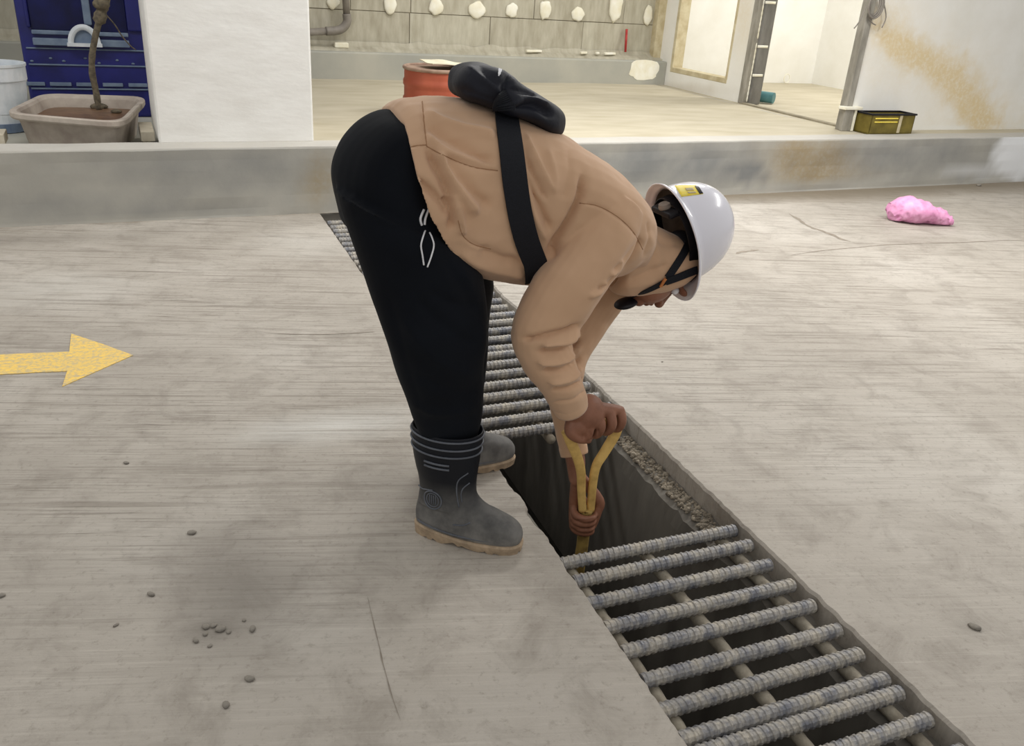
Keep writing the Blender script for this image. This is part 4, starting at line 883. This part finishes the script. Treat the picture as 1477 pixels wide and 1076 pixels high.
for K in palm: chain([wj, (wj+K)/2+(-fr)*.004, K], [.020, .018, .0125], 12)
mb.ell(sp(.015, 235, .036), ax*.050, rt*.030, fr*.022, 18, 12)
chain([wj+rt*.012, sp(-.025, -25, .040), sp(.010, -12, .036), sp(.042, -2, .030), sp(.060, 10, .027)], [.018, .016, .0140, .0125, .0105], 12)
body = remesh(mb, 'body', .0032, 4)
folds(body, [([(822, 752), (845, 751), (858, 748)], 1.6, -.002), ([(823, 763), (846, 763), (860, 760)], 1.6, -.002), ([(826, 774), (848, 775), (860, 772)], 1.6, -.002), ([(850, 622), (852, 632)], 1.6, -.002), ([(862, 618), (865, 634)], 1.8, -.003), ([(840, 622), (841, 634)], 1.8, -.002)])
ob = put('body', body, SKIN, person)
for s in (-1, 1):
    e = MB(); e.ell(HP(.069, s*.030, .010), HF*.012, HL*.013, HU*.012, 12, 8); put('eye', e, WHITEC, ob, smooth=True)
# dark cloth mask / beard edge at the chin
mk = MB(); mk.ell(HP(.072, 0, -.132), HF*.013, HL*.030, HU*.036, 18, 12); put('chin_beard', mk, BLACKP, ob, smooth=True)
# hair at the nape under the helmet
hr = MB(); hr.ell(HP(-.01, 0, .06), HF*.078, HL*.075, HU*.055, 20, 14); put('hair', hr, BLACKP, ob, smooth=True)

# --- shovel
t = thing('shovel', 'shovel with a worn yellow forked handle, held down into the drain', 'shovel', NK+sd_*.55)
def flat_tube(P, hw, th, nrm, sub=6):
    mbx = MB(); A = spl(P, sub); R = []
    for i in range(len(A)):
        tt = A[min(i+1, len(A)-1)]-A[max(i-1, 0)]; tt /= np.linalg.norm(tt); n_ = nrm-tt*(nrm@tt); n_ /= np.linalg.norm(n_); s_ = np.cross(tt, n_)
        h_ = hw if np.isscalar(hw) else hw[0]+(hw[1]-hw[0])*i/(len(A)-1)
        R.append([A[i]+h_*math.copysign(abs(math.cos(a))**.6, math.cos(a))*s_+th*math.copysign(abs(math.sin(a))**.6, math.sin(a))*n_ for a in np.arange(14)*2*PI/14])
    return mbx.rings(R)
o = put('fork_handle', flat_tube([W3(818, 622, 1.80), W3(823, 636, 1.805), W3(833, 660, 1.82), W3(838, 682, 1.835), W3(838.5, 705, 1.85), W3(840, 736, 1.864)], (.0165, .0118), .011, -CF), YHANDLE, t, smooth=True)
put('fork_handle', flat_tube([W3(895, 596, 1.83), W3(888, 624, 1.83), W3(872, 652, 1.835), W3(860, 672, 1.84), W3(855, 698, 1.852), W3(852, 736, 1.866)], (.0165, .0118), .011, -CF), YHANDLE, t, smooth=True)
mb2 = MB(); mb2.tube([G0-gd*.004, G1+gd*.004], .0155, 14); put('crossbar', mb2, YHANDLE, t, smooth=True)
put('shaft', flat_tube([W3(846, 736, 1.866), NK+sd_*.01, W3(840, 785, 1.89), SH2, SH2+sd_*.25], .0185, .017, -CF), SHOVELM, t, smooth=True)
bc = SH2+sd_*.24; mb2 = MB(); R = []
for z, w_, c_ in ((0, .02, .016), (.03, .06, .012), (.06, .10, .012), (.16, .105, .014), (.24, .085, .01), (.29, .03, .006)):
    R.append([bc+sd_*z+rt*w_*x+fr*(c_*2*(x*x-.5))+fr*th for th in (0, .004) for x in (np.linspace(-1, 1, 9) if th == 0 else np.linspace(1, -1, 9))])
mb2.rings(R); put('blade', mb2, STEEL, t)

# --- sling bag on the back
t = thing('sling_bag', 'black nylon sling bag lying on the worker\'s back with a wide strap', 'bag', ony(735, 165, YM))
bg = MB()
pair_loft(bg, [((656, 122), (659, 131), .05, 1.93), ((664, 99), (666, 141), .085, 1.93), ((690, 92), (692, 150), .105, 1.93), ((715, 96), (716, 160), .11, 1.93), ((738, 110), (734, 166), .10, 1.93), ((762, 125), (754, 174), .105, 1.93), ((788, 145), (778, 186), .09, 1.94), ((803, 162), (797, 190), .05, 1.95)], k=-.1, p=3.6, sub=4)
bgm = remesh(bg, 'bag_body', .005, 5)
folds(bgm, [([(735, 100), (728, 130), (735, 155)], 6, -.014), ([(670, 98), (700, 115), (730, 140)], 6, .008), ([(735, 155), (760, 140), (795, 152)], 4, .008), ([(738, 160), (765, 152), (800, 166)], 5, -.014), ([(735, 128), (750, 132), (775, 136)], 4, -.007), ([(660, 125), (690, 140), (725, 150)], 7, -.005), ([(690, 95), (705, 110), (722, 122)], 5, -.006)])
lump(bgm, .008, 13, 5); bb = put('bag_body', bgm, NYLON, t); bbg = bvh(bgm)
st = ribbon(bsh, [(728, 162), (732, 190), (737, 225), (742, 265), (748, 305), (758, 345), (771, 376)], (.029), .004, .006, 7, tail=[(.008, .008, -.02), (.018, .025, -.045), (.03, .05, -.065), (.04, .08, -.075)]); put('strap', st, WEB, t, smooth=False)
st = ribbon(bbg, [(722, 132), (724, 145), (728, 158)], .026, .004, .002); put('strap_anchor', st, WEB, t)
lg = ribbon(bbg, [(721.5, 100), (720.5, 105), (719, 110)], [.004]*4+[.003]*4+[.0015]*4, .001, .001); put('white_mark', lg, WHITEC, t)
st = ribbon(bsh, [(770, 172), (785, 182), (797, 190)], .012, .004, .004); put('strap_tail', st, WEB, t)

# --- hard hat
hc = W3(976, 339, YM); hu = np.array([.935, .03, .33]); hu /= np.linalg.norm(hu); hf = np.array([.33, 0, -.935]); hf -= hu*(hf@hu); hf /= np.linalg.norm(hf); hl = np.cross(hu, hf)
t = thing('hard_hat', 'white plastic hard hat on the bent worker\'s head', 'hard hat', hc)
def dome(grow=0., brim=True):
    mbx = MB(); n = 56; R = []
    for e in np.linspace(88, 0, 26):
        a = math.radians(e); k = math.cos(a)**.86; z = math.sin(a)**.95
        R.append([hc+hu*(.170+grow)*z+k*(hf*((.142 if math.cos(q) > 0 else .140)+grow)*math.cos(q)+hl*(.116+grow)*math.sin(q)) for q in np.arange(n)*2*PI/n])
    if brim:
        for ex, dz in ((.006, -.004), (.016, -.010), (.020, -.018)):
            R.append([hc+hu*(dz*(1+.6*max(0, math.cos(q))))+(hf*(.142 if math.cos(q) > 0 else .140)*math.cos(q)+hl*.116*math.sin(q))+(hf*math.cos(q)+hl*math.sin(q))*(ex*(1+1.6*max(0, math.cos(q))**2)) for q in np.arange(n)*2*PI/n])
    V = [p for r in R for p in r]; F = [(i*n+j, i*n+(j+1) % n, (i+1)*n+(j+1) % n, (i+1)*n+j) for i in range(len(R)-1) for j in range(n)]; V.append(hc+hu*(.170+grow)); F += [(len(V)-1, (j+1) % n, j) for j in range(n)]
    return mbx.add(V, F)
dm = dome().mesh('hat_shell'); bhat = bvh(dm); o = put('hat_shell', dm, HELM, t, smooth=True); s_ = o.modifiers.new('solid', 'SOLIDIFY'); s_.thickness = .003; s_.offset = -1
inn = put('lining', dome(-.006, False), HELMIN, t, smooth=True)
# headband of the suspension, ratchet and knob
mbx = MB(); R = []
for q in np.linspace(0, 2*PI, 48, endpoint=False):
    d = hf*math.cos(q)*.108+hl*math.sin(q)*.088; e = d/np.linalg.norm(d); c = hc+d-hu*.004-hf*.006; R.append([c-hu*.014, c-hu*.014+e*.003, c+hu*.014+e*.003, c+hu*.014])
n = 48; mbx.add([p for r in R for p in r], [(i*4+j, i*4+(j+1) % 4, ((i+1) % n)*4+(j+1) % 4, ((i+1) % n)*4+j) for i in range(n) for j in range(4)]); put('headband', mbx, BLACKP, t)
c = hc-hf*.090-hu*.030-hl*.015; mbx = MB(); mbx.box(c, hf*.009, hl*.048, hu*.018); rt_ = put('ratchet', mbx, BLACKP, t, bevel=.006)
mbx = MB(); mbx.lathe([(.016, -.006), (.018, .0), (.016, .010)], c-hf*.012-hl*.0, 20, hl, hu, -hf); put('knob', mbx, HELMIN, rt_)
# sticker
def patch(b_, corners, nx, ny, off):
    Q = []
    for i in range(nx+1):
        for j in range(ny+1):
            s, q = i/nx, j/ny; p = (1-s)*(1-q)*np.array(corners[0])+s*(1-q)*np.array(corners[1])+s*q*np.array(corners[2])+(1-s)*q*np.array(corners[3]); l, nn = hit(b_, *p); Q.append(l+nn*off)
    mbx = MB(); m_ = ny+1; return mbx.add(Q, [(i*m_+j, (i+1)*m_+j, (i+1)*m_+j+1, i*m_+j+1) for i in range(nx) for j in range(ny)])
for nm, cs, m_, of in (('sticker', [(973, 268), (1004, 267), (1014, 280), (983, 284)], YEL, .0012), ('sticker_bar', [(1002, 269), (1007, 269), (1014, 279.5), (1009, 280.5)], BLACKP, .0022), ('sticker_print', [(988, 272), (999, 271.5), (1001, 275), (990, 275.5)], FRAMEC, .0020), ('sticker_print', [(991, 277.5), (1003, 277), (1004, 279), (993, 279.5)], FRAMEC, .0020)):
    try:
        o = put(nm, patch(bhat, cs, 8, 5, of), m_, t, smooth=True); s_ = o.modifiers.new('solid', 'SOLIDIFY'); s_.thickness = .0006
    except TypeError: print('sticker miss', nm)
# chin straps
put('chin_strap', ribbon(bsh, [(992, 352), (985, 366), (972, 386), (962, 400)], .011, .003, .003), WEB, t)
put('chin_strap', ribbon(bsh, [(1004, 389), (990, 394), (975, 400), (960, 405)], .011, .003, .004), WEB, t)
put('chin_strap', ribbon(bsh, [(964, 402), (945, 412), (925, 421), (905, 429)], .009, .003, .004), WEB, t)
put('strap_slider', ribbon(bsh, [(958, 400), (954, 405.5), (951, 411)], .004, .004, .007), ORANGE, t)
